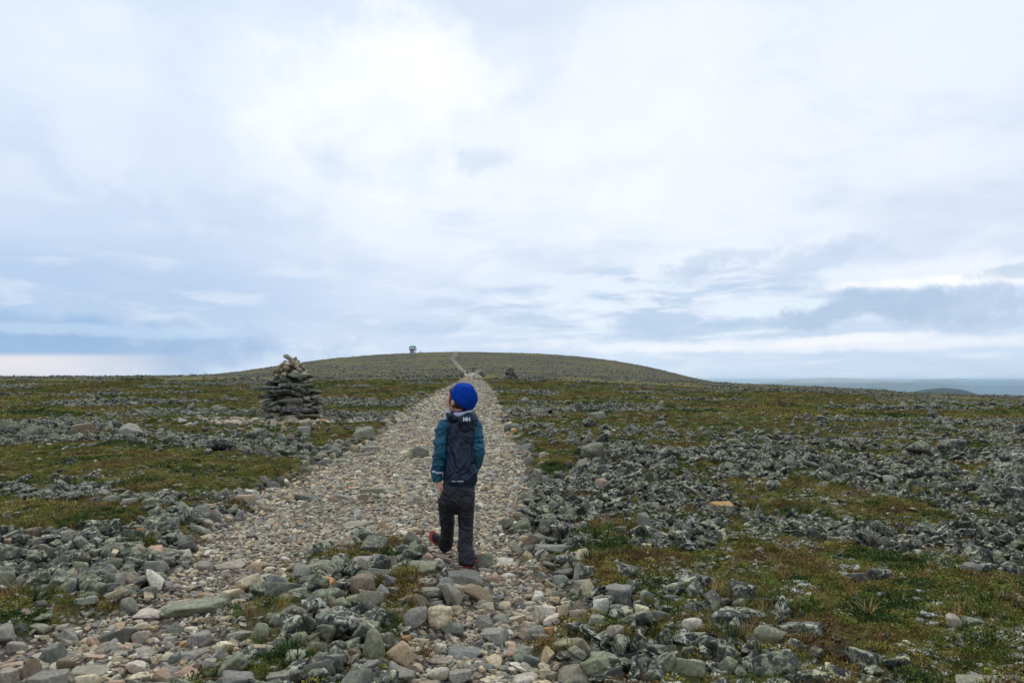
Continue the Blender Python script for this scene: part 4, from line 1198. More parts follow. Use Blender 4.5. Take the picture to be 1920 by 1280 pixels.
def small_cairn(px, pyb, hpx, wpx, label, seed, col=('dk',), n=60, dist=None, top='be'):
    if dist: x, Y = (px - 960) / FPX * dist, dist; b = np.array([x, Y, g1(x, Y)])
    else: b = ground_hit(px, pyb)
    s = b[1] / FPX; H = hpx * s; Wd = wpx * s / 2
    r = np.random.default_rng(seed); root = empty('cairn', tuple(b)); tag(root, label, 'cairn', 'cairns along the path')
    V0, F0, V1, F1 = [], [], [], []
    n0 = n1 = 0
    for k in range(n):
        h = (k + r.random()) / n; h = 1 - (1 - h) ** .6
        rad = Wd * (1 - h * .9) * r.uniform(.5, .95); a = r.uniform(0, 6.283)
        st_ = max(H * .085, .06) * r.uniform(.7, 1.3) * (1.15 - .4 * h)
        V, Fc = rock(seed * 97 + k, r.choice(list('bswb')), 3)
        V = V * np.array([st_ * 1.5, st_ * 1.2, st_ * .8]); M = Matrix.Rotation(a, 3, 'Z') @ Matrix.Rotation(r.normal() * .25, 3, 'X')
        V = V @ np.array(M).T + np.array([math.cos(a) * rad, math.sin(a) * rad, h * H * .93])
        if h > .8: V1.append(V); F1.append(Fc + n1); n1 += len(V)
        else: V0.append(V); F0.append(Fc + n0); n0 += len(V)
    o = mesh_np('stacked_stones', np.vstack(V0), np.vstack(F0), M_STONE, parent=root); o.color = (*[c * .8 for c in PAL[col[0]]], .62)
    if V1:
        o = mesh_np('top_stones', np.vstack(V1), np.vstack(F1), M_STONE, parent=root); o.color = (*PAL[top], .1)
    return root


small_cairn(957, 712, 29, 29, 'tall conical grey cairn with a pale tip, right of the path beyond the boy', 3, n=150, col=('dk',))
small_cairn(867, 710, 15, 14, 'dark squat cairn at the left edge of the path above the blue hat', 4, n=50, top='g')
small_cairn(876, 702, 10, 9, 'small dim cairn behind the squat one, inside the bend of the path', 6, n=36, top='g')
small_cairn(887, 695, 9, 7, 'small dark cairn right of the path where it narrows', 7, n=36, top='g')
small_cairn(903, 707, 13, 14, 'low grey cairn with a light top, right of the path bend', 8, n=46, top='wh')
small_cairn(855, 693, 6, 6, 'tiny cairn left of the path as it starts up the hill', 9, n=26, top='g')
small_cairn(848, 680, 4, 4, 'tiny cairn by the left kink of the path on the slope', 10, n=20, top='g')
small_cairn(860, 672, 3.5, 4, 'tiny cairn right of the path near the top of the slope', 11, n=20, top='g')
small_cairn(811, 661, 3.2, 2.6, 'taller dark cairn on the skyline between tower and path', 12, n=20, dist=556, top='dk')
small_cairn(821, 661, 2.8, 4, 'broad dark cairn on the skyline, next one right of the taller dark cairn', 13, n=20, dist=556, top='dk')
small_cairn(793, 662, 2.2, 3.4, 'low dark cairn on the skyline beside the pale board', 14, n=18, dist=556, top='dk')
small_cairn(804, 662, 2.2, 2.6, 'low dark cairn on the skyline halfway from the board to the tallest one', 15, n=18, dist=556, top='dk')
small_cairn(845, 661, 2, 4, 'low cairn at the top of the path, on its left', 16, n=18, dist=556, top='dk')


# ------------------------------------------------------------------ lookout tower
def paint(name, col, rough=.6, metal=0., noise=.12):
    m, T, b = new_mat(name)
    P = T.new('ShaderNodeNewGeometry').outputs['Position']
    c = T.mix(T.m('MULTIPLY', T.rng(T.noise(P, 3, 5, .7), .4, .65), 1.), tuple(np.array(col) * (1 - noise)), tuple(np.array(col) * (1 + noise)))
    T.put(b.inputs['Base Color'], c); b.inputs['Roughness'].default_value = rough; b.inputs['Metallic'].default_value = metal
    return m


M_CONC = paint('pale_concrete', (.38, .39, .42)); M_GREEN = paint('green_roof', (.015, .22, .17), .5)
M_RAIL = paint('grey_steel', (.3, .33, .36), .5); M_WHITE = paint('white_frame', (.7, .75, .75)); M_DKGREEN = paint('dark_green_trim', (.012, .09, .08))
mg, Tg, bg_ = new_mat('window_glass'); bg_.inputs['Base Color'].default_value = (.75, .85, .88, 1); bg_.inputs['Roughness'].default_value = .05
bg_.inputs['Transmission Weight'].default_value = .9; bg_.inputs['IOR'].default_value = 1.1


def ngon(name, parent, mat, rings, n=8, rot=math.pi / 8, cap=True, ctr=(0, 0)):
    bm = bmesh.new(); prev = None
    for (rad, z) in rings:
        cur = [bm.verts.new((ctr[0] + rad * math.cos(rot + 2 * math.pi * k / n), ctr[1] + rad * math.sin(rot + 2 * math.pi * k / n), z)) for k in range(n)]
        if prev:
            for k in range(n): bm.faces.new((prev[k], prev[(k + 1) % n], cur[(k + 1) % n], cur[k]))
        elif cap: bm.faces.new(cur[::-1])
        prev = cur
    if cap: bm.faces.new(prev)
    return from_bm(name, bm, mat, parent, False)


def boxm(bm, c, h, rz=0):
    M = Matrix.Translation(c) @ Matrix.Rotation(rz, 4, 'Z') @ Matrix.Diagonal((h[0] * 2, h[1] * 2, h[2] * 2, 1))
    bmesh.ops.create_cube(bm, size=1, matrix=M)


TY = 548.; TX = (773.5 - 960) / FPX * TY; ts = TY / FPX
tw = empty('lookout_tower', (TX, TY, g1(TX, TY) - .6))
tag(tw, 'round pale lookout tower with green roof and balcony on the summit skyline', 'tower')
U_ = ts  # metres per picture unit
ngon('base_wall', tw, M_CONC, [(4.3 * U_, 0), (4.3 * U_, 8.2 * U_)], 12, ctr=(-1.1 * U_, 0))
ngon('balcony', tw, M_RAIL, [(4.5 * U_, 7.4 * U_), (7.4 * U_, 8.3 * U_), (7.4 * U_, 9.0 * U_)], 12)
ngon('cabin_wall', tw, M_CONC, [(6. * U_, 9.0 * U_), (6. * U_, 11.3 * U_)], 8)
ngon('glazing', tw, mg, [(5.7 * U_, 11.3 * U_), (5.7 * U_, 13.6 * U_)], 8)
ngon('roof', tw, M_GREEN, [(6.9 * U_, 13.3 * U_), (6.9 * U_, 14.1 * U_), (4.6 * U_, 15.6 * U_), (1.2 * U_, 17. * U_), (.3 * U_, 17.2 * U_)], 8)
for k in range(8):
    a = math.pi / 8 + k * math.pi / 4; bm = bmesh.new(); boxm(bm, (5.85 * U_ * math.cos(a), 5.85 * U_ * math.sin(a), 12.4 * U_), (.18 * U_, .18 * U_, 1.2 * U_), a)
    from_bm('window_post', bm, M_WHITE, tw, False)
bm = bmesh.new()
for k in range(24):
    a = k * math.pi / 12; boxm(bm, (7.9 * U_ * math.cos(a), 7.9 * U_ * math.sin(a), 10.1 * U_), (.07 * U_, .07 * U_, 1.3 * U_), a)
    for zq in (10.1, 11.3):
        a2 = a + math.pi / 24; boxm(bm, (7.85 * U_ * math.cos(a2), 7.85 * U_ * math.sin(a2), zq * U_), (.05 * U_, 1.05 * U_, .07 * U_), a2)
    boxm(bm, (7.6 * U_ * math.cos(a), 7.6 * U_ * math.sin(a), 8.9 * U_), (.35 * U_, .06 * U_, .1 * U_), a)
from_bm('railing', bm, M_RAIL, tw, False)
bm = bmesh.new(); boxm(bm, (.9 * U_, 0, 17.9 * U_), (.08 * U_, .08 * U_, .9 * U_)); from_bm('antenna', bm, M_RAIL, tw, False)
bm = bmesh.new()
for k in range(14):
    boxm(bm, (5.9 * U_ + math.cos(k * .45) * 1.5 * U_, math.sin(k * .45) * 1.5 * U_ - 1.5 * U_, (.4 + k * .6) * U_), (1. * U_, .45 * U_, .09 * U_), k * .45)
boxm(bm, (5.6 * U_, -1.5 * U_, 4.3 * U_), (.2 * U_, .2 * U_, 4.3 * U_)); boxm(bm, (6.8 * U_, -2. * U_, 4.3 * U_), (.12 * U_, .12 * U_, 4.2 * U_))
from_bm('stair', bm, M_DKGREEN, tw, False)
bm = bmesh.new()
boxm(bm, (6.1 * U_, -2.8 * U_, 1.2 * U_), (2.3 * U_, .3 * U_, 1.2 * U_)); boxm(bm, (8.6 * U_, -2.6 * U_, .55 * U_), (1.4 * U_, .3 * U_, .6 * U_))
from_bm('stair_guard', bm, M_GREEN, tw, False)

bx_ = (788.5 - 960) / FPX * 552; brd = empty('notice_board', (bx_, 552, g1(bx_, 552)))
tag(brd, 'pale grey double board on posts on the skyline right of the tower', 'notice board')
for dx in (-.42, .42):
    bm = bmesh.new(); boxm(bm, (dx, 0, .95), (.3, .05, .42)); from_bm('panel', bm, M_CONC, brd, False)
    bm = bmesh.new(); boxm(bm, (dx, 0, .25), (.06, .06, .3)); from_bm('post', bm, M_RAIL, brd, False)

# ------------------------------------------------------------------ stunted conifers
M_NEEDLE = leafy_mat('needles', False); M_BARK = paint('grey_bark', (.12, .09, .07))


def krummholz(px, pyb, wpx, hpx, label, seed, dist=None, spikes=0, n=1500):
    if dist: x = (px - 960) / FPX * dist; b = np.array([x, dist, g1(x, dist)])
    else: b = ground_hit(px, pyb)
    s = b[1] / FPX; Wd, H = wpx * s / 2, hpx * s
    root = empty('dwarf_spruce', tuple(b)); tag(root, label, 'shrub', 'stunted conifers on the plateau')
    r = np.random.default_rng(seed); V = []; Fc = []
    lobes = [(r.uniform(-.8, .8), r.uniform(-.5, .5), r.uniform(.35, 1.)) for _ in range(9)]
    leaf = max(.05, H * .13)
    for i in range(n):
        lx, ly, lh = lobes[r.integers(9)]
        q = r.normal(size=3); q /= np.linalg.norm(q); q = q * r.random() ** .35
        c = np.array([lx * Wd + q[0] * Wd * .32, ly * Wd * .6 + q[1] * Wd * .3, max(.02, (.42 + .5 * q[2]) * H * lh)])
        d = np.array([q[0], q[1], abs(q[2]) + .5]) + r.normal(size=3) * .4; d /= np.linalg.norm(d); s_ = np.cross(d, r.normal(size=3)); s_ /= np.linalg.norm(s_)
        L, w = leaf * r.uniform(.8, 1.8), leaf * .3; k0 = len(V)
        V += [c - s_ * w, c + d * L * .4 - s_ * w * .8, c + d * L, c + d * L * .4 + s_ * w * .8]; Fc.append([k0, k0 + 1, k0 + 2, k0 + 3])
    o = mesh_np('crown', V, Fc, M_NEEDLE, False, root); o.color = (.022, .05, .018, 1)
    bm = bmesh.new()
    tips = [(lx * Wd, ly * Wd * .6, lh * H * .8) for lx, ly, lh in lobes] + [(r.uniform(-.9, .9) * Wd, 0, H * r.uniform(1.2, 2.2)) for _ in range(spikes)]
    for t in tips:
        t = Vector(t); o0 = Vector((t.x * .5, t.y * .5, -.05)); dv = t - o0
        M = Matrix.Translation((o0 + t) / 2) @ dv.to_track_quat('Z', 'Y').to_matrix().to_4x4()
        bmesh.ops.create_cone(bm, segments=6, radius1=max(.03, H * .035), radius2=.012, depth=dv.length, matrix=M, cap_ends=True)
    from_bm('stem', bm, M_BARK, root)
    return root


krummholz(262, 715, 84, 9.5, 'wide low mat of dark green spruce on the plateau edge at the left', 1)
krummholz(361, 706, 14, 5, 'plain dark bush on the skyline, left of the twiggy one', 2, dist=185, n=400)
krummholz(389, 705, 20, 5, 'dark bush with bare twigs on the skyline at the left foot of the hill', 3, dist=185, spikes=5, n=500)
krummholz(842, 708, 17, 6, 'dark green bush just left of the path cairns', 4, n=500)
krummholz(1645, 736, 46, 6, 'ragged green bush on the right skyline', 5, dist=150, spikes=9, n=800)
krummholz(1672, 738, 14, 4, 'tiny bush on the right skyline next to the ragged one', 6, dist=150, spikes=3, n=300)

# ------------------------------------------------------------------ distant hills
def hills(name, prof, D, depth, zb, col, seed, amp=1.):
    """long rounded ridge: prof = picture points of its crest, D metres away"""
    u = np.linspace(prof[0][0], prof[-1][0], 260)
    P = np.array(prof, float); py = np.interp(u, P[:, 0], P[:, 1]) - (0 if D < 9000 else 1.2)
    ker = np.hanning(15); ker /= ker.sum(); py = np.convolve(np.pad(py, 7, 'edge'), ker, 'valid')
    x = (u - 960) / FPX * D; zt = CAMZ - (py - HORY) / FPX * D
    zt = zt + fbm(u / 23., u * 0 + seed, 4, seed, .55) * amp * D / FPX * 2.2
    v = np.linspace(-1, 1, 61)
    X, Vv = np.meshgrid(x, v, indexing='ij')
    sh = np.cos(Vv * math.pi / 2) ** 1.3
    nz = fbm(X / (D * .045), Vv * 4 + seed, 5, seed + 5, .6)
    Z = zb + (zt[:, None] - zb) * np.clip(sh + nz * .22 * (1 - sh) * np.abs(Vv) ** .3, 0, 1.2)
    Yw = D + Vv * depth + nz * depth * .12 * (1 - sh)
    n0, n1 = X.shape; idx = np.arange(n0 * n1).reshape(n0, n1)
    Fq = np.stack([idx[:-1, :-1], idx[1:, :-1], idx[1:, 1:], idx[:-1, 1:]], -1).reshape(-1, 4)
    m, T, b = new_mat(name + '_cover')
    Pn = T.new('ShaderNodeNewGeometry').outputs['Position']
    c = T.mix(T.rng(T.noise(Pn, 1 / (D * .02), 5, .6), .4, .62), col[0], col[1])
    if len(col) > 2:
        sp = T.new('ShaderNodeSeparateXYZ'); T.l.new(Pn, sp.inputs[0])
        hgt = T.m('ADD', sp.outputs[2], T.m('MULTIPLY', T.m('SUBTRACT', T.noise(Pn, 1 / (D * .03), 4), .5), 160.))
        c = T.mix(T.rng(hgt, -110, -20), c, col[2])
    T.put(b.inputs['Base Color'], c); b.inputs['Roughness'].default_value = 1; b.inputs['Specular IOR Level'].default_value = 0
    o = mesh_np(name, np.stack([X, Yw, Z], -1).reshape(-1, 3), Fq, m)
    tag(o, kind='structure')
    return o


HAZED_FOREST = ((.09, .14, .19), (.13, .17, .21))  # forest colour paled and blued, haze of distance put into it
hills('near_hill', [(1655, 752), (1690, 741), (1712, 735), (1740, 729.5), (1770, 727), (1795, 729.5), (1820, 738), (1840, 743), (1880, 752)], 5200, 800, -480, ((.02, .035, .03), (.035, .05, .04)), 1, .3)
hills('mountain', [(1380, 728), (1420, 722), (1450, 716), (1490, 711.5), (1540, 709.6), (1580, 709.8), (1640, 712.3), (1700, 715), (1780, 722), (1860, 735), (1900, 745)], 21000, 3500, -480,
      ((.03, .045, .03), (.05, .065, .04), (.42, .37, .34)), 3, .4)
hills('ridge', [(1560, 745), (1620, 731), (1680, 719), (1710, 715.5), (1745, 713), (1790, 716), (1830, 719), (1870, 716.5), (1920, 717), (1990, 713), (2080, 717), (2200, 712), (2400, 718)], 24000, 3000, -480, HAZED_FOREST, 4, 2.6)
hills('ridge', [(1600, 752), (1700, 738), (1790, 728), (1860, 725), (1930, 722), (2010, 726), (2100, 721), (2300, 728), (2500, 724)], 16000, 2400, -480, HAZED_FOREST, 5, 2.4)
hills('ridge', [(1700, 716), (1745, 713), (1780, 711), (1800, 711), (1830, 712.5), (1890, 711.5), (1950, 712.5), (2050, 711.5), (2200, 712), (2400, 712)], 42000, 4000, -480, HAZED_FOREST, 6, .3)

# ------------------------------------------------------------------ air
hz = bpy.data.meshes.new('haze'); bm = bmesh.new()
bmesh.ops.create_cube(bm, size=1, matrix=Matrix.Translation((0, 0, -490 / 2 + 25)) @ Matrix.Diagonal((140000, 140000, 590, 1)))
bm.to_mesh(hz); bm.free()
for v in hz.vertices: v.co.z = -500 if v.co.z < 0 else 34
hzo = bpy.data.objects.new('haze', hz); COL.objects.link(hzo); tag(hzo, kind='stuff')
mh = bpy.data.materials.new('air'); mh.use_nodes = True; H_ = NT(mh.node_tree); H_.n.clear()
pv = H_.new('ShaderNodeVolumePrincipled'); ho = H_.new('ShaderNodeOutputMaterial'); H_.l.new(pv.outputs[0], ho.inputs['Volume'])
pv.inputs['Color'].default_value = (.68, .87, 1., 1); pv.inputs['Density'].default_value = 5e-5; pv.inputs['Anisotropy'].default_value = .7
hz.materials.append(mh)


# ------------------------------------------------------------------ the boy
_b = ground_hit(873, 1061)
BY = _b[1] + .06
B0 = np.array([float(pt(866, 1061, BY)[0]), BY, float(pt(866, 1062, BY)[2])])


def L(px, py, dy=0.):
    return Vector(pt(px, py, BY + dy) - B0)


def tube(bm, pts, n=18, side=Vector((1, 0, 0))):
    """closed tube through (position, half width, half depth) rings"""
    rings = []
    for i, (p, ra, rb) in enumerate(pts):
        a = pts[max(i - 1, 0)][0]; b = pts[min(i + 1, len(pts) - 1)][0]
        t = (b - a).normalized()
        s = (side - t * side.dot(t)).normalized(); q = t.cross(s)
        rings.append([bm.verts.new(p + s * ra * math.cos(2 * math.pi * k / n) + q * rb * math.sin(2 * math.pi * k / n)) for k in range(n)])
    for r0, r1 in zip(rings, rings[1:]):
        for k in range(n): bm.faces.new((r0[k], r0[(k + 1) % n], r1[(k + 1) % n], r1[k]))
    bm.faces.new(rings[0][::-1]); bm.faces.new(rings[-1])


def smooth_pts(P, k=5):
    """Catmull-Rom through ring lists for rounder limbs"""
    out = []
    n = len(P)
    for i in range(n - 1):
        p0, p1, p2, p3 = P[max(i - 1, 0)], P[i], P[i + 1], P[min(i + 2, n - 1)]
        for j in range(k):
            t = j / k
            def cr(a, b, c, d): return .5 * ((2 * b) + (c - a) * t + (2 * a - 5 * b + 4 * c - d) * t * t + (3 * b - a - 3 * c + d) * t ** 3)
            out.append((cr(p0[0], p1[0], p2[0], p3[0]), cr(p0[1], p1[1], p2[1], p3[1]), cr(p0[2], p1[2], p2[2], p3[2])))
    out.append(P[-1]); return out


def ball(bm, c, r, M=None, sub=4):
    M3 = Matrix.Translation(c) @ (M.to_4x4() if M else Matrix.Identity(4)) @ Matrix.Diagonal((r[0], r[1], r[2], 1))
    bmesh.ops.create_icosphere(bm, subdivisions=sub, radius=1, matrix=M3)


def ringtorus(bm, c, a, b, r, tilt, n=40, m=12):
    """elliptic ring; a across, b fore-and-aft, r thickness (may vary with angle), tilt matrix"""
    V = []
    for i in range(n):
        t = 2 * math.pi * i / n; rr = r(t) if callable(r) else r
        for j in range(m):
            f = 2 * math.pi * j / m
            p = Vector(((a + rr * math.cos(f)) * math.cos(t), (b + rr * math.cos(f)) * math.sin(t), rr * math.sin(f)))
            V.append(bm.verts.new(c + tilt @ p))
    for i in range(n):
        for j in range(m):
            bm.faces.new((V[i * m + j], V[((i + 1) % n) * m + j], V[((i + 1) % n) * m + (j + 1) % m], V[i * m + (j + 1) % m]))


def fused(name, bm, voxel, mat, parent, it=4, disp=None):
    """melt overlapping closed shapes into one skin, relax it, then push folds into it"""
    bmesh.ops.recalc_face_normals(bm, faces=bm.faces[:])
    me = bpy.data.meshes.new(name); bm.to_mesh(me); bm.free()
    tmp = bpy.data.objects.new(name, me); COL.objects.link(tmp)
    md = tmp.modifiers.new('r', 'REMESH'); md.mode = 'VOXEL'; md.voxel_size = voxel
    if it: sm = tmp.modifiers.new('s', 'SMOOTH'); sm.iterations = it; sm.factor = .5
    dg = bpy.context.evaluated_depsgraph_get()
    m2 = bpy.data.meshes.new_from_object(tmp.evaluated_get(dg))
    bpy.data.objects.remove(tmp); bpy.data.meshes.remove(me)
    if disp:
        n = len(m2.vertices); V = np.empty(n * 3, np.float32); m2.vertices.foreach_get('co', V); V = V.reshape(-1, 3).astype(float)
        N = np.empty(n * 3, np.float32); m2.vertex_normals.foreach_get('vector', N); N = N.reshape(-1, 3)
        V = V + N * disp(V, N)[:, None]
        m2.vertices.foreach_set('co', V.astype(np.float32).ravel()); m2.update()
    for p in m2.polygons: p.use_smooth = True
    m2.materials.clear(); m2.materials.append(mat); m2.name = name
    o = bpy.data.objects.new(name, m2); COL.objects.link(o)
    if parent is not None: o.parent = parent
    return o


def folds(seed, amp, k, stretch=(1, 1, 1), sharp=1.4, zmod=None):
    def f(V, N):
        r = np.random.default_rng(seed)
        P = V * np.array(stretch) + .012 * np.stack([snoise(V, r, 22), snoise(V, r, 22), snoise(V, r, 22)], 1)
        a = snoise(P, r, k); b = snoise(P, r, k * 2.1)
        w = -(np.abs(np.tanh(a)) ** (1 / sharp)) * .7 - np.abs(b) * .25 + .5
        w = w * (zmod(V) if zmod else 1)
        return amp * w
    return f


def cloth(name, col, rough, scale=420, bumpy=.15, sheen=.0, var=.12, rumple=0.):
    m, T, b = new_mat(name)
    P = T.new('ShaderNodeNewGeometry').outputs['Position']
    n = T.noise(P, 14, 4, .6)
    T.put(b.inputs['Base Color'], T.mix(T.rng(n, .35, .65), tuple(np.array(col) * (1 - var)), tuple(np.array(col) * (1 + var))))
    b.inputs['Roughness'].default_value = rough
    b.inputs['Sheen Weight'].default_value = sheen
    b.inputs['Specular IOR Level'].default_value = .12 if rough > .6 else .42
    nb = T.bump(T.noise(P, scale, 2, .5), bumpy, .001)
    if rumple:
        mp = T.new('ShaderNodeMapping'); T.l.new(P, mp.inputs[0]); mp.inputs['Scale'].default_value = (1.3, 1, .75 if rough < .41 else 1.3); mp.inputs['Rotation'].default_value = (.2, .6, 0)
        rd = T.noise(mp.outputs[0], 6.5, 2, .5, 1.5)
        nb = T.bump(T.m('ABSOLUTE', T.m('SUBTRACT', rd, .5)), 1., rumple, nb)
    T.put(b.inputs['Normal'], nb)
    return m


M_NAVY = cloth('navy_shell', (.006, .015, .036), .40, rumple=.06)
M_TEAL = cloth('teal_shell', (.006, .085, .145), .42, rumple=.06)
M_LINING = cloth('lilac_grey_lining', (.44, .44, .56), .9, 260, .4, .3)
M_PANTS = cloth('black_trousers', (.015, .0155, .021), .6, rumple=.07)
M_HAT = cloth('blue_knit', (.002, .045, .33), .95, 300, .5)
M_REFL = cloth('reflective_strip', (.62, .66, .72), .5)
M_RED = cloth('red_rubber', (.42, .035, .035), .6)
M_SHOE = cloth('black_shoe', (.016, .017, .02), .7)
M_LACE = cloth('pale_lace', (.55, .55, .52), .8)
M_REDZIP = cloth('red_zip', (.5, .03, .02), .6)
M_HAIR = cloth('brown_hair', (.06, .028, .014), .55, 500, .5)
ms, Ts, bs = new_mat('skin')
Pn_ = Ts.new('ShaderNodeNewGeometry').outputs['Position']
Ts.put(bs.inputs['Base Color'], Ts.mix(Ts.rng(Ts.noise(Pn_, 30, 3), .4, .6), (.68, .38, .29), (.6, .29, .22)))
bs.inputs['Roughness'].default_value = .55; bs.inputs['Subsurface Weight'].default_value = .15; bs.inputs['Subsurface Radius'].default_value = (.01, .004, .002)
M_SKIN = ms

# head frame: looks to the left and a little ahead, chin slightly raised
HC = L(859.5, 749, .01)
hf = Vector((-.91, .39, .12)).normalized(); hu = Vector((.16, -.03, .98)); hu = (hu - hf * hu.dot(hf)).normalized(); hr = hf.cross(hu)
HM = Matrix((hr, hf, hu)).transposed()


def head_pts(U, grow=0.):
    V = U * np.array([.070, .090, .100])
    x, y, z = V.T.copy()
    front = np.clip(y / .05, 0, 1); low = np.clip(-z / .1, 0, 1)
    x = x * (1 - .26 * low ** 1.3); y = y * (1 - .10 * low * (y < 0)) - np.where(y < 0, low * -.012, 0)
    def g(z0, sz, sx_, a, x0=0.):
        return a * np.exp(-((np.abs(x) - x0) / sx_) ** 2 - ((z - z0) / sz) ** 2) * front
    y = y + g(-.022, .013, .011, .021) + g(-.002, .02, .009, .010) + g(.030, .012, .040, .005) - g(.008, .014, .015, .010, .030)
    y = y + g(-.047, .007, .020, .007) - g(-.0475, .0022, .020, .004) + g(-.058, .006, .016, .004) + g(-.080, .014, .020, .012) + g(-.03, .03, .02, .004, .04)
    W = np.stack([x, y, z], 1)
    return W + U * grow


bm = bmesh.new()
bmesh.ops.create_icosphere(bm, subdivisions=6, radius=1)
bm.verts.ensure_lookup_table()
HU = np.array([v.co[:] for v in bm.verts]); HV = head_pts(HU) @ np.array(HM).T + np.array(HC)
for v, c in zip(bm.verts, HV): v.co = c
hm = lambda x, y, z: HC + HM @ Vector((x, y, z))
ball(bm, hm(-.071, .008, -.022), (.008, .017, .026), HM); ball(bm, hm(.071, .008, -.022), (.008, .017, .026), HM)
tube(bm, smooth_pts([(hm(0, -.015, -.05), .045, .05), (L(865, 776, .01), .042, .044), (L(865, 786, 0), .06, .045), (L(865, 800, 0), .085, .055), (L(864, 850, 0), .075, .055),
                     (L(862, 905, 0), .085, .06), (L(860, 930, 0), .09, .065)]))
# arms
tube(bm, smooth_pts([(L(845, 796), .03, .03), (L(832, 806), .034, .034), (L(828, 850, -.02), .028, .028), (L(822, 880, 0), .024, .022), (L(821, 899, .01), .017, .02), (L(822, 903, .01), .017, .022)]), 14)
tube(bm, smooth_pts([(L(884, 796), .03, .03), (L(893, 806), .034, .034), (L(896, 850, -.01), .028, .028), (L(888, 880, .08), .024, .022), (L(878, 892, .16), .017, .02)]), 14)
# legs
tube(bm, smooth_pts([(L(842, 928), .05, .055), (L(838, 960, .05), .045, .045), (L(838, 990, .16), .038, .038), (L(838, 1022, .34), .026, .03), (L(840, 1032, .36), .024, .03)]), 14)
tube(bm, smooth_pts([(L(876, 928), .05, .055), (L(874, 960, .01), .045, .045), (L(874, 1000, .02), .038, .038), (L(874, 1042, 0), .026, .03), (L(874, 1054, 0), .024, .03)]), 14)


def hand(bm, w, down, across, palm, s=1.):
    """palm and five separate curled fingers. w wrist; down along the hand, across from little finger to thumb side, palm the way the palm faces"""
    tube(bm, smooth_pts([(w, .016 * s, .012 * s), (w + down * .02 * s, .024 * s, .0125 * s), (w + down * .045 * s, .029 * s, .013 * s), (w + down * .066 * s, .028 * s, .011 * s)]), 14, across)
    for k, (ln, o, curl) in enumerate(((.050, .0215, .35), (.057, .0075, .5), (.053, -.0065, .65), (.042, -.020, .8))):
        b = w + down * .058 * s + across * o * s
        pts = [(b, .0078 * s, .0075 * s)]; p = b + down * .008 * s; ang = .1
        for seg in (.42, .33, .25):
            ang += curl * .75
            dr = down * math.cos(ang) + palm * math.sin(ang) + across * (o * 2.5 * math.cos(ang) * .3)
            p = p + dr * ln * seg * s; pts.append((p, .0072 * s * (1 - .12 * len(pts)), .007 * s * (1 - .12 * len(pts))))
        tube(bm, smooth_pts(pts, 3), 10, across)
    t0 = w + down * .018 * s + across * .018 * s
    tube(bm, smooth_pts([(t0, .010 * s, .010 * s), (t0 + down * .020 * s + across * .017 * s + palm * .008 * s, .0095 * s, .009 * s),
                         (t0 + down * .040 * s + across * .020 * s + palm * .017 * s, .0085 * s, .008 * s), (t0 + down * .054 * s + across * .014 * s + palm * .024 * s, .006 * s, .006 * s)], 3), 10, across)


dn = Vector((.14, .05, -1)).normalized(); ac = Vector((.25, -.95, 0)); ac = (ac - dn * ac.dot(dn)).normalized(); pm = dn.cross(ac)
if pm.x < 0: pm = -pm
hand(bm, L(821.5, 899, .01), dn, ac, pm, 1.25)
dn2 = Vector((-.4, .75, -.5)).normalized(); ac2 = Vector((0, .5, .8)); ac2 = (ac2 - dn2 * ac2.dot(dn2)).normalized(); pm2 = dn2.cross(ac2)
hand(bm, L(878, 892, .16), dn2, ac2, -pm2 if pm2.x > 0 else pm2, 1.05)
person = fused('person', bm, .0034, M_SKIN, None, 2)
person.location = B0
tag(person, 'child in blue beanie and navy-teal jacket walking away up the path, looking left', 'person')

# eyes
for sgn in (-1, 1):
    bm = bmesh.new(); ball(bm, hm(sgn * .030, .0755, .006), (.0105, .0105, .0105), HM, 3)
    me_, Te, be = (None, None, None)
    from_bm('eye', bm, bpy.data.materials.get('eye_white') or cloth('eye_white', (.7, .68, .66), .3), person)
    bm = bmesh.new(); ball(bm, hm(sgn * .030, .0815, .006), (.0052, .0052, .0052), HM, 3)
    from_bm('pupil', bm, bpy.data.materials.get('dark_iris') or cloth('dark_iris', (.02, .012, .008), .3), person)
    # brow
    bm = bmesh.new(); ball(bm, hm(sgn * .031, .083, .027), (.016, .004, .003), HM, 3); from_bm('eyebrow', bm, M_HAIR, person)
# lips
bm = bmesh.new(); ball(bm, hm(0, .0885, -.050), (.016, .006, .005), HM, 3); from_bm('lips', bm, cloth('lip_rose', (.45, .14, .12), .5), person)

# hair: cap with loose strands at temple and nape
r_ = np.random.default_rng(5)
U5, F5 = HU, None
bm = bmesh.new(); bmesh.ops.create_icosphere(bm, subdivisions=6, radius=1); bm.verts.ensure_lookup_table()
HL = head_pts(HU, .007 + .0)
streak = snoise(HU * np.array([1, 1, .12]), r_, 60)
HL = HL + HU * (.0022 * streak)[:, None]
for v, c in zip(bm.verts, HL @ np.array(HM).T + np.array(HC)): v.co = c
edge_n = .010 * streak
side = np.abs(HL[:, 0])
keep = ((HL[:, 1] < .018 + edge_n * .5) & (HL[:, 2] > -.062 + edge_n)) | ((HL[:, 1] < .046 + edge_n * .8) & (HL[:, 2] > -.030 - .5 * (.06 - HL[:, 1]) + edge_n)) | (HL[:, 2] > .056)
earhole = (np.hypot(HL[:, 1] - .008, (HL[:, 2] + .026) * .8) < .017) & (side > .04)
keep &= ~earhole
bmesh.ops.delete(bm, geom=[v for v, k_ in zip(list(bm.verts), keep) if not k_], context='VERTS')
hair = from_bm('hair', bm, M_HAIR, person)
sf = hair.modifiers.new('thick', 'SOLIDIFY'); sf.thickness = .004; sf.offset = -1

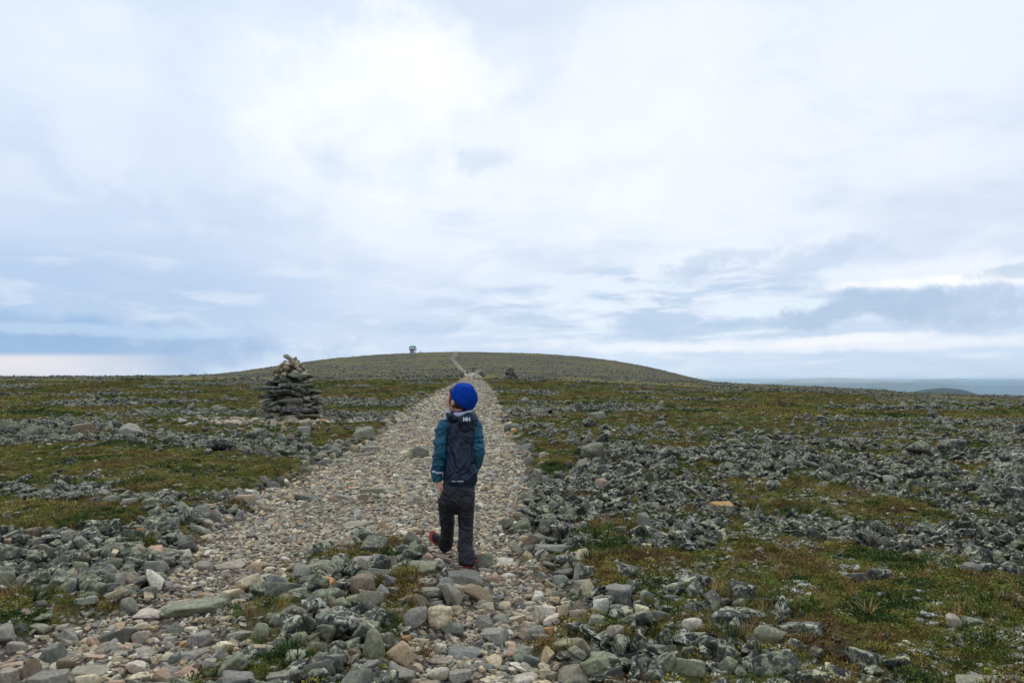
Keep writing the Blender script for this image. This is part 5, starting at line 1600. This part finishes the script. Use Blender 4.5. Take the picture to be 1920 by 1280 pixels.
# beanie
tl = R(29); hn = Vector((0, -math.sin(tl), math.cos(tl))); hfw = Vector((0, math.cos(tl), math.sin(tl)))
rc = Vector((0, -.026, -.004))
bm = bmesh.new(); prev = None; NN = 288
prof = [(-.010, .965), (-.004, .995), (.008, 1.01), (.022, 1.015), (.034, 1.012), (.0365, .965), (.042, .975), (.05, .982), (.066, .96), (.082, .90), (.096, .80), (.108, .66), (.117, .49), (.123, .3), (.127, .12), (.128, .02)]
for (h, k_) in prof:
    cur = []
    for i in range(NN):
        a = 2 * math.pi * i / NN
        wob = 1 + .0075 * math.sin(a * 72) + .012 * math.sin(a * 5 + h * 60) * min(1, max(0, (h - .04) / .04)) + (.035 * math.sin(a * 3 + 1)) * min(1, max(0, (h - .07) / .04))
        p = rc + Vector((1, 0, 0)) * .088 * k_ * wob * math.cos(a) + hfw * .110 * k_ * wob * math.sin(a) + hn * (h * 1.08 + .006 * math.sin(a * 2 + .5) * (h > .08))
        cur.append(bm.verts.new(HC + HM @ p))
    if prev:
        for i in range(NN): bm.faces.new((prev[i], prev[(i + 1) % NN], cur[(i + 1) % NN], cur[i]))
    prev = cur
bm.faces.new(prev)
hat = from_bm('beanie', bm, M_HAT, person)
tag(hat, 'bright blue knitted beanie')
# knit ribs on the hat
T = NT(M_HAT.node_tree); bsdf = [n for n in M_HAT.node_tree.nodes if n.type == 'BSDF_PRINCIPLED'][0]
bsdf.inputs['Sheen Roughness'].default_value = .6

# jacket
TORSO = [(L(862, 911), .112, .080), (L(862, 904), .124, .092), (L(862, 893), .130, .098), (L(864, 870), .127, .096), (L(866, 845), .122, .090), (L(866, 820), .122, .086),
         (L(866, 803), .127, .082), (L(866, 793), .116, .074), (L(866, 785), .084, .064), (L(866, 778), .058, .055), (L(866, 770, .01), .052, .052)]
bm = bmesh.new(); tube(bm, smooth_pts(TORSO, 4), 40)
zr = lambda V: .6 + .6 * np.clip((1.0 - V[:, 2]) / .5, 0, 1)
f1 = folds(11, .016, 15, (1.0, 1, .5)); f2 = folds(12, .007, 34, (1, 1, .7))
def torso_disp(V, N):
    # oblique drag lines running from the shoulders to the hem, elastic gather at the hem
    d = np.sin((V[:, 2] * .75 + np.abs(V[:, 0]) * 1.1) * 62 + 2 * np.sin(V[:, 0] * 21)) * .0022 * np.clip((.95 - V[:, 2]) / .3, 0, 1)
    hem = np.exp(-((V[:, 2] - .605) / .02) ** 2)
    ga = np.sin(np.arctan2(V[:, 0], V[:, 1]) * 34) * .0025 * hem
    return (f1(V, N) + f2(V, N)) * zr(V) + d + ga
jacket = fused('jacket', bm, .0045, M_NAVY, person, 3, torso_disp)
tag(jacket, 'navy rain jacket with teal sleeves')


def sleeve(pts, seed):
    bm = bmesh.new(); tube(bm, smooth_pts(pts, 5), 30)
    sd1 = folds(seed, .017, 26, (.8, .8, 1.5)); sd2 = folds(seed + 1, .007, 50, (.8, .8, 1.3))
    return fused('sleeve', bm, .0042, M_TEAL, jacket, 3, lambda V, N: (sd1(V, N) + sd2(V, N)) * np.clip((1.08 - V[:, 2]) / .12, .35, 1))


SL = [(L(846, 789), .040, .05), (L(835, 795), .052, .055), (L(829, 808), .055, .056), (L(827, 828, -.012), .055, .055), (L(826, 850, -.02), .054, .054), (L(822.5, 870, -.008), .050, .05),
      (L(820, 886, .005), .044, .045), (L(820, 894, .008), .041, .042), (L(820.5, 900, .01), .034, .035), (L(820.5, 901.5, .01), .026, .027)]
SR = [(L(884, 789), .040, .05), (L(891, 796), .048, .052), (L(893, 808), .050, .054), (L(894.5, 828, -.01), .050, .053), (L(896, 848, -.01), .050, .052), (L(893, 866, .03), .047, .048),
      (L(887, 880, .09), .043, .044), (L(880, 889, .145), .038, .04), (L(878, 891, .155), .03, .03)]
sl = sleeve(SL, 21); sleeve(SR, 31)
bm = bmesh.new(); tube(bm, [(L(820.6, 881, .003), .0485, .0485), (L(820.2, 883, .004), .0488, .0488), (L(820, 885.5, .005), .0478, .0478)], 30)
fused('reflective_band', bm, .003, M_REFL, jacket, 2, folds(21, .004, 24, (.7, .7, 1.7)))

# hood, folded down, twisted towards the right shoulder
bm = bmesh.new()
tiltm = Matrix.Rotation(R(-10), 3, 'Y') @ Matrix.Rotation(R(16), 3, 'X')
ringtorus(bm, L(864, 780, -.002), .086, .070, .027, tiltm)
ball(bm, L(874, 788, -.075), (.080, .045, .058), Matrix.Rotation(R(-18), 3, 'Y'))
ball(bm, L(876, 799, -.085), (.058, .030, .044), Matrix.Rotation(R(-35), 3, 'Y'))
ball(bm, L(852, 782, -.070), (.074, .038, .030), Matrix.Rotation(R(28), 3, 'Y'))
ball(bm, L(889, 785, -.04), (.030, .05, .045), Matrix.Rotation(R(0), 3, 'Y'))
h1 = folds(41, .007, 16, (1, 1, 1)); h2 = folds(42, .003, 40)
hood = fused('hood', bm, .004, M_NAVY, jacket, 14, lambda V, N: h1(V, N) + h2(V, N))
bm = bmesh.new()
ringtorus(bm, L(862, 772, -.008), .088, .076, lambda t: .018 + .006 * math.cos(t - 3.6), Matrix.Rotation(R(-9), 3, 'Y') @ Matrix.Rotation(R(14), 3, 'X'))
fused('hood_lining', bm, .004, M_LINING, jacket, 3, folds(43, .005, 20))


def lettering(name, body, size, px, py, target, mat, parent, bold=.0, sxs=1.):
    cu = bpy.data.curves.new(name, 'FONT'); cu.body = body; cu.size = size; cu.align_x = 'CENTER'; cu.align_y = 'CENTER'; cu.extrude = .0006; cu.offset = bold; cu.resolution_u = 3
    to = bpy.data.objects.new(name, cu); COL.objects.link(to)
    dg = bpy.context.evaluated_depsgraph_get(); me = bpy.data.meshes.new_from_object(to.evaluated_get(dg)); bpy.data.objects.remove(to)
    tb = BVHTree.FromPolygons([v.co for v in target.data.vertices], [tuple(p.vertices) for p in target.data.polygons])
    c = L(px, py)
    for v in me.vertices:
        x, z = c.x + v.co.x * sxs, c.z + v.co.y
        hit = tb.ray_cast(Vector((x, -1, z)), Vector((0, 1, 0)))
        y = hit[0].y if hit[0] else -.1
        v.co = Vector((x, y - .0022 - v.co.z, z))
    me.materials.clear(); me.materials.append(mat)
    o = bpy.data.objects.new(name, me); COL.objects.link(o); o.parent = parent
    return o


M_PRINT = cloth('white_print', (.75, .78, .82), .5)
lettering('logo', 'HH', .037, 877, 784.5, hood, M_PRINT, jacket, .0016, .98)
lettering('lettering', 'HELLY HANSEN', .0135, 860, 898.5, jacket, M_PRINT, jacket, .0003, .95)

# trousers
bm = bmesh.new()
tube(bm, smooth_pts([(L(861, 900), .112, .078), (L(860, 915), .122, .092), (L(859, 928, .005), .124, .098), (L(857, 938, .008), .122, .094), (L(855, 948, .015), .095, .075), (L(854, 957, .02), .06, .055), (L(854, 964, .02), .03, .04)], 4), 36)
tube(bm, smooth_pts([(L(841, 925, .005), .055, .08), (L(838, 940, .02), .066, .084), (L(836.5, 955, .045), .060, .076), (L(838, 975, .10), .054, .066), (L(839, 990, .15), .053, .062),
                     (L(838.5, 1003, .21), .054, .062), (L(836.5, 1013, .27), .059, .066), (L(837, 1021, .31), .060, .066), (L(839, 1026, .33), .050, .058)], 4), 28)
tube(bm, smooth_pts([(L(874, 925, .0), .055, .08), (L(874, 940, .0), .062, .08), (L(873, 958, .01), .062, .076), (L(873.5, 980, .03), .058, .068), (L(874, 1000, .03), .055, .064),
                     (L(873, 1018, .015), .053, .062), (L(873, 1031, .005), .054, .066), (L(875, 1040, 0), .064, .076), (L(876, 1050, 0), .066, .082), (L(875, 1057, -.005), .060, .078), (L(874.5, 1060, -.008), .052, .07)], 4), 28)
p1 = folds(51, .015, 15, (1, 1, .9)); p2 = folds(52, .008, 34, (.9, .9, 1.2))
def pants_disp(V, N):
    low = np.clip((.22 - V[:, 2]) / .12, 0, 1)
    return (p1(V, N) + p2(V, N)) * (.75 + .9 * low)
pants = fused('trousers', bm, .0045, M_PANTS, person, 3, pants_disp)
bm = bmesh.new()
tube(bm, [(L(822.5, 925, -.03), .002, .004), (L(821.3, 936, -.022), .0025, .004), (L(821.8, 948, -.01), .002, .004)], 8)
from_bm('pocket_zip', bm, M_REDZIP, pants)
bm = bmesh.new()
for (px_, py_, dy_) in ((885, 934, -.04),):
    ball(bm, L(px_, py_, dy_ + .02), (.022, .03, .034), sub=3)
fused('pocket_flap', bm, .004, M_PANTS, pants, 2, folds(56, .003, 40))


# shoes
def shoe(name_loc, d, up, length=.215):
    """name_loc heel ground point; d toe direction, up"""
    d = d.normalized(); up = (up - d * up.dot(d)).normalized(); s = d.cross(up)
    P = lambda a, b, c: name_loc + d * a * length + s * b + up * c
    bm = bmesh.new()
    tube(bm, smooth_pts([(P(.0, 0, .030), .024, .022), (P(.08, 0, .034), .033, .032), (P(.3, 0, .040), .034, .038), (P(.55, 0, .033), .037, .030), (P(.8, 0, .026), .038, .022), (P(.95, 0, .022), .030, .016), (P(1.02, 0, .02), .014, .008)], 4), 20, s)
    tube(bm, [(P(.14, 0, .03), .03, .03), (P(.14, 0, .085), .027, .032)], 16, s)
    upper = fused('shoe', bm, .004, M_SHOE, person, 3, folds(61, .002, 40))
    tag(upper, 'black trail shoe with red rubber sole')
    bm = bmesh.new()
    out = [(-.02, .018), (.05, .031), (.2, .034), (.4, .032), (.6, .038), (.8, .041), (.95, .033), (1.05, .014)]
    lo, hi = [], []
    for a, w in out + [(a, -w) for a, w in out[::-1]]:
        toe = .012 * max(0, a - .75) / .3
        lo.append(bm.verts.new(P(a, w, 0 + toe))); hi.append(bm.verts.new(P(a, w * 1.03, .020 + toe * 1.8 + (.010 if a > .9 else 0))))
    n = len(lo); bm.faces.new(lo[::-1]); bm.faces.new(hi)
    for i in range(n): bm.faces.new((lo[i], lo[(i + 1) % n], hi[(i + 1) % n], hi[i]))
    bmesh.ops.recalc_face_normals(bm, faces=bm.faces[:])
    so = from_bm('sole', bm, M_RED, upper, False)
    bv = so.modifiers.new('b', 'BEVEL'); bv.width = .004; bv.segments = 2
    bm = bmesh.new()
    for k in range(5):
        a = .36 + k * .085; h = .078 - k * .0065
        tube(bm, smooth_pts([(P(a, -.036, .03), .0026, .0026), (P(a + .02, -.02, h - .012), .0026, .0026), (P(a, 0, h - .004), .0026, .0026), (P(a + .02, .02, h - .012), .0026, .0026), (P(a, .036, .03), .0026, .0026)], 3), 8)
    from_bm('lace', bm, M_LACE, upper)


lheel = L(842.5, 1031.5, .33)
shoe(lheel, Vector((-.80, .25, .52)), Vector((.25, -.60, .76)), .19)
shoe(L(873.5, 1064, -.04), Vector((.24, .97, .02)), Vector((0, 0, 1)))
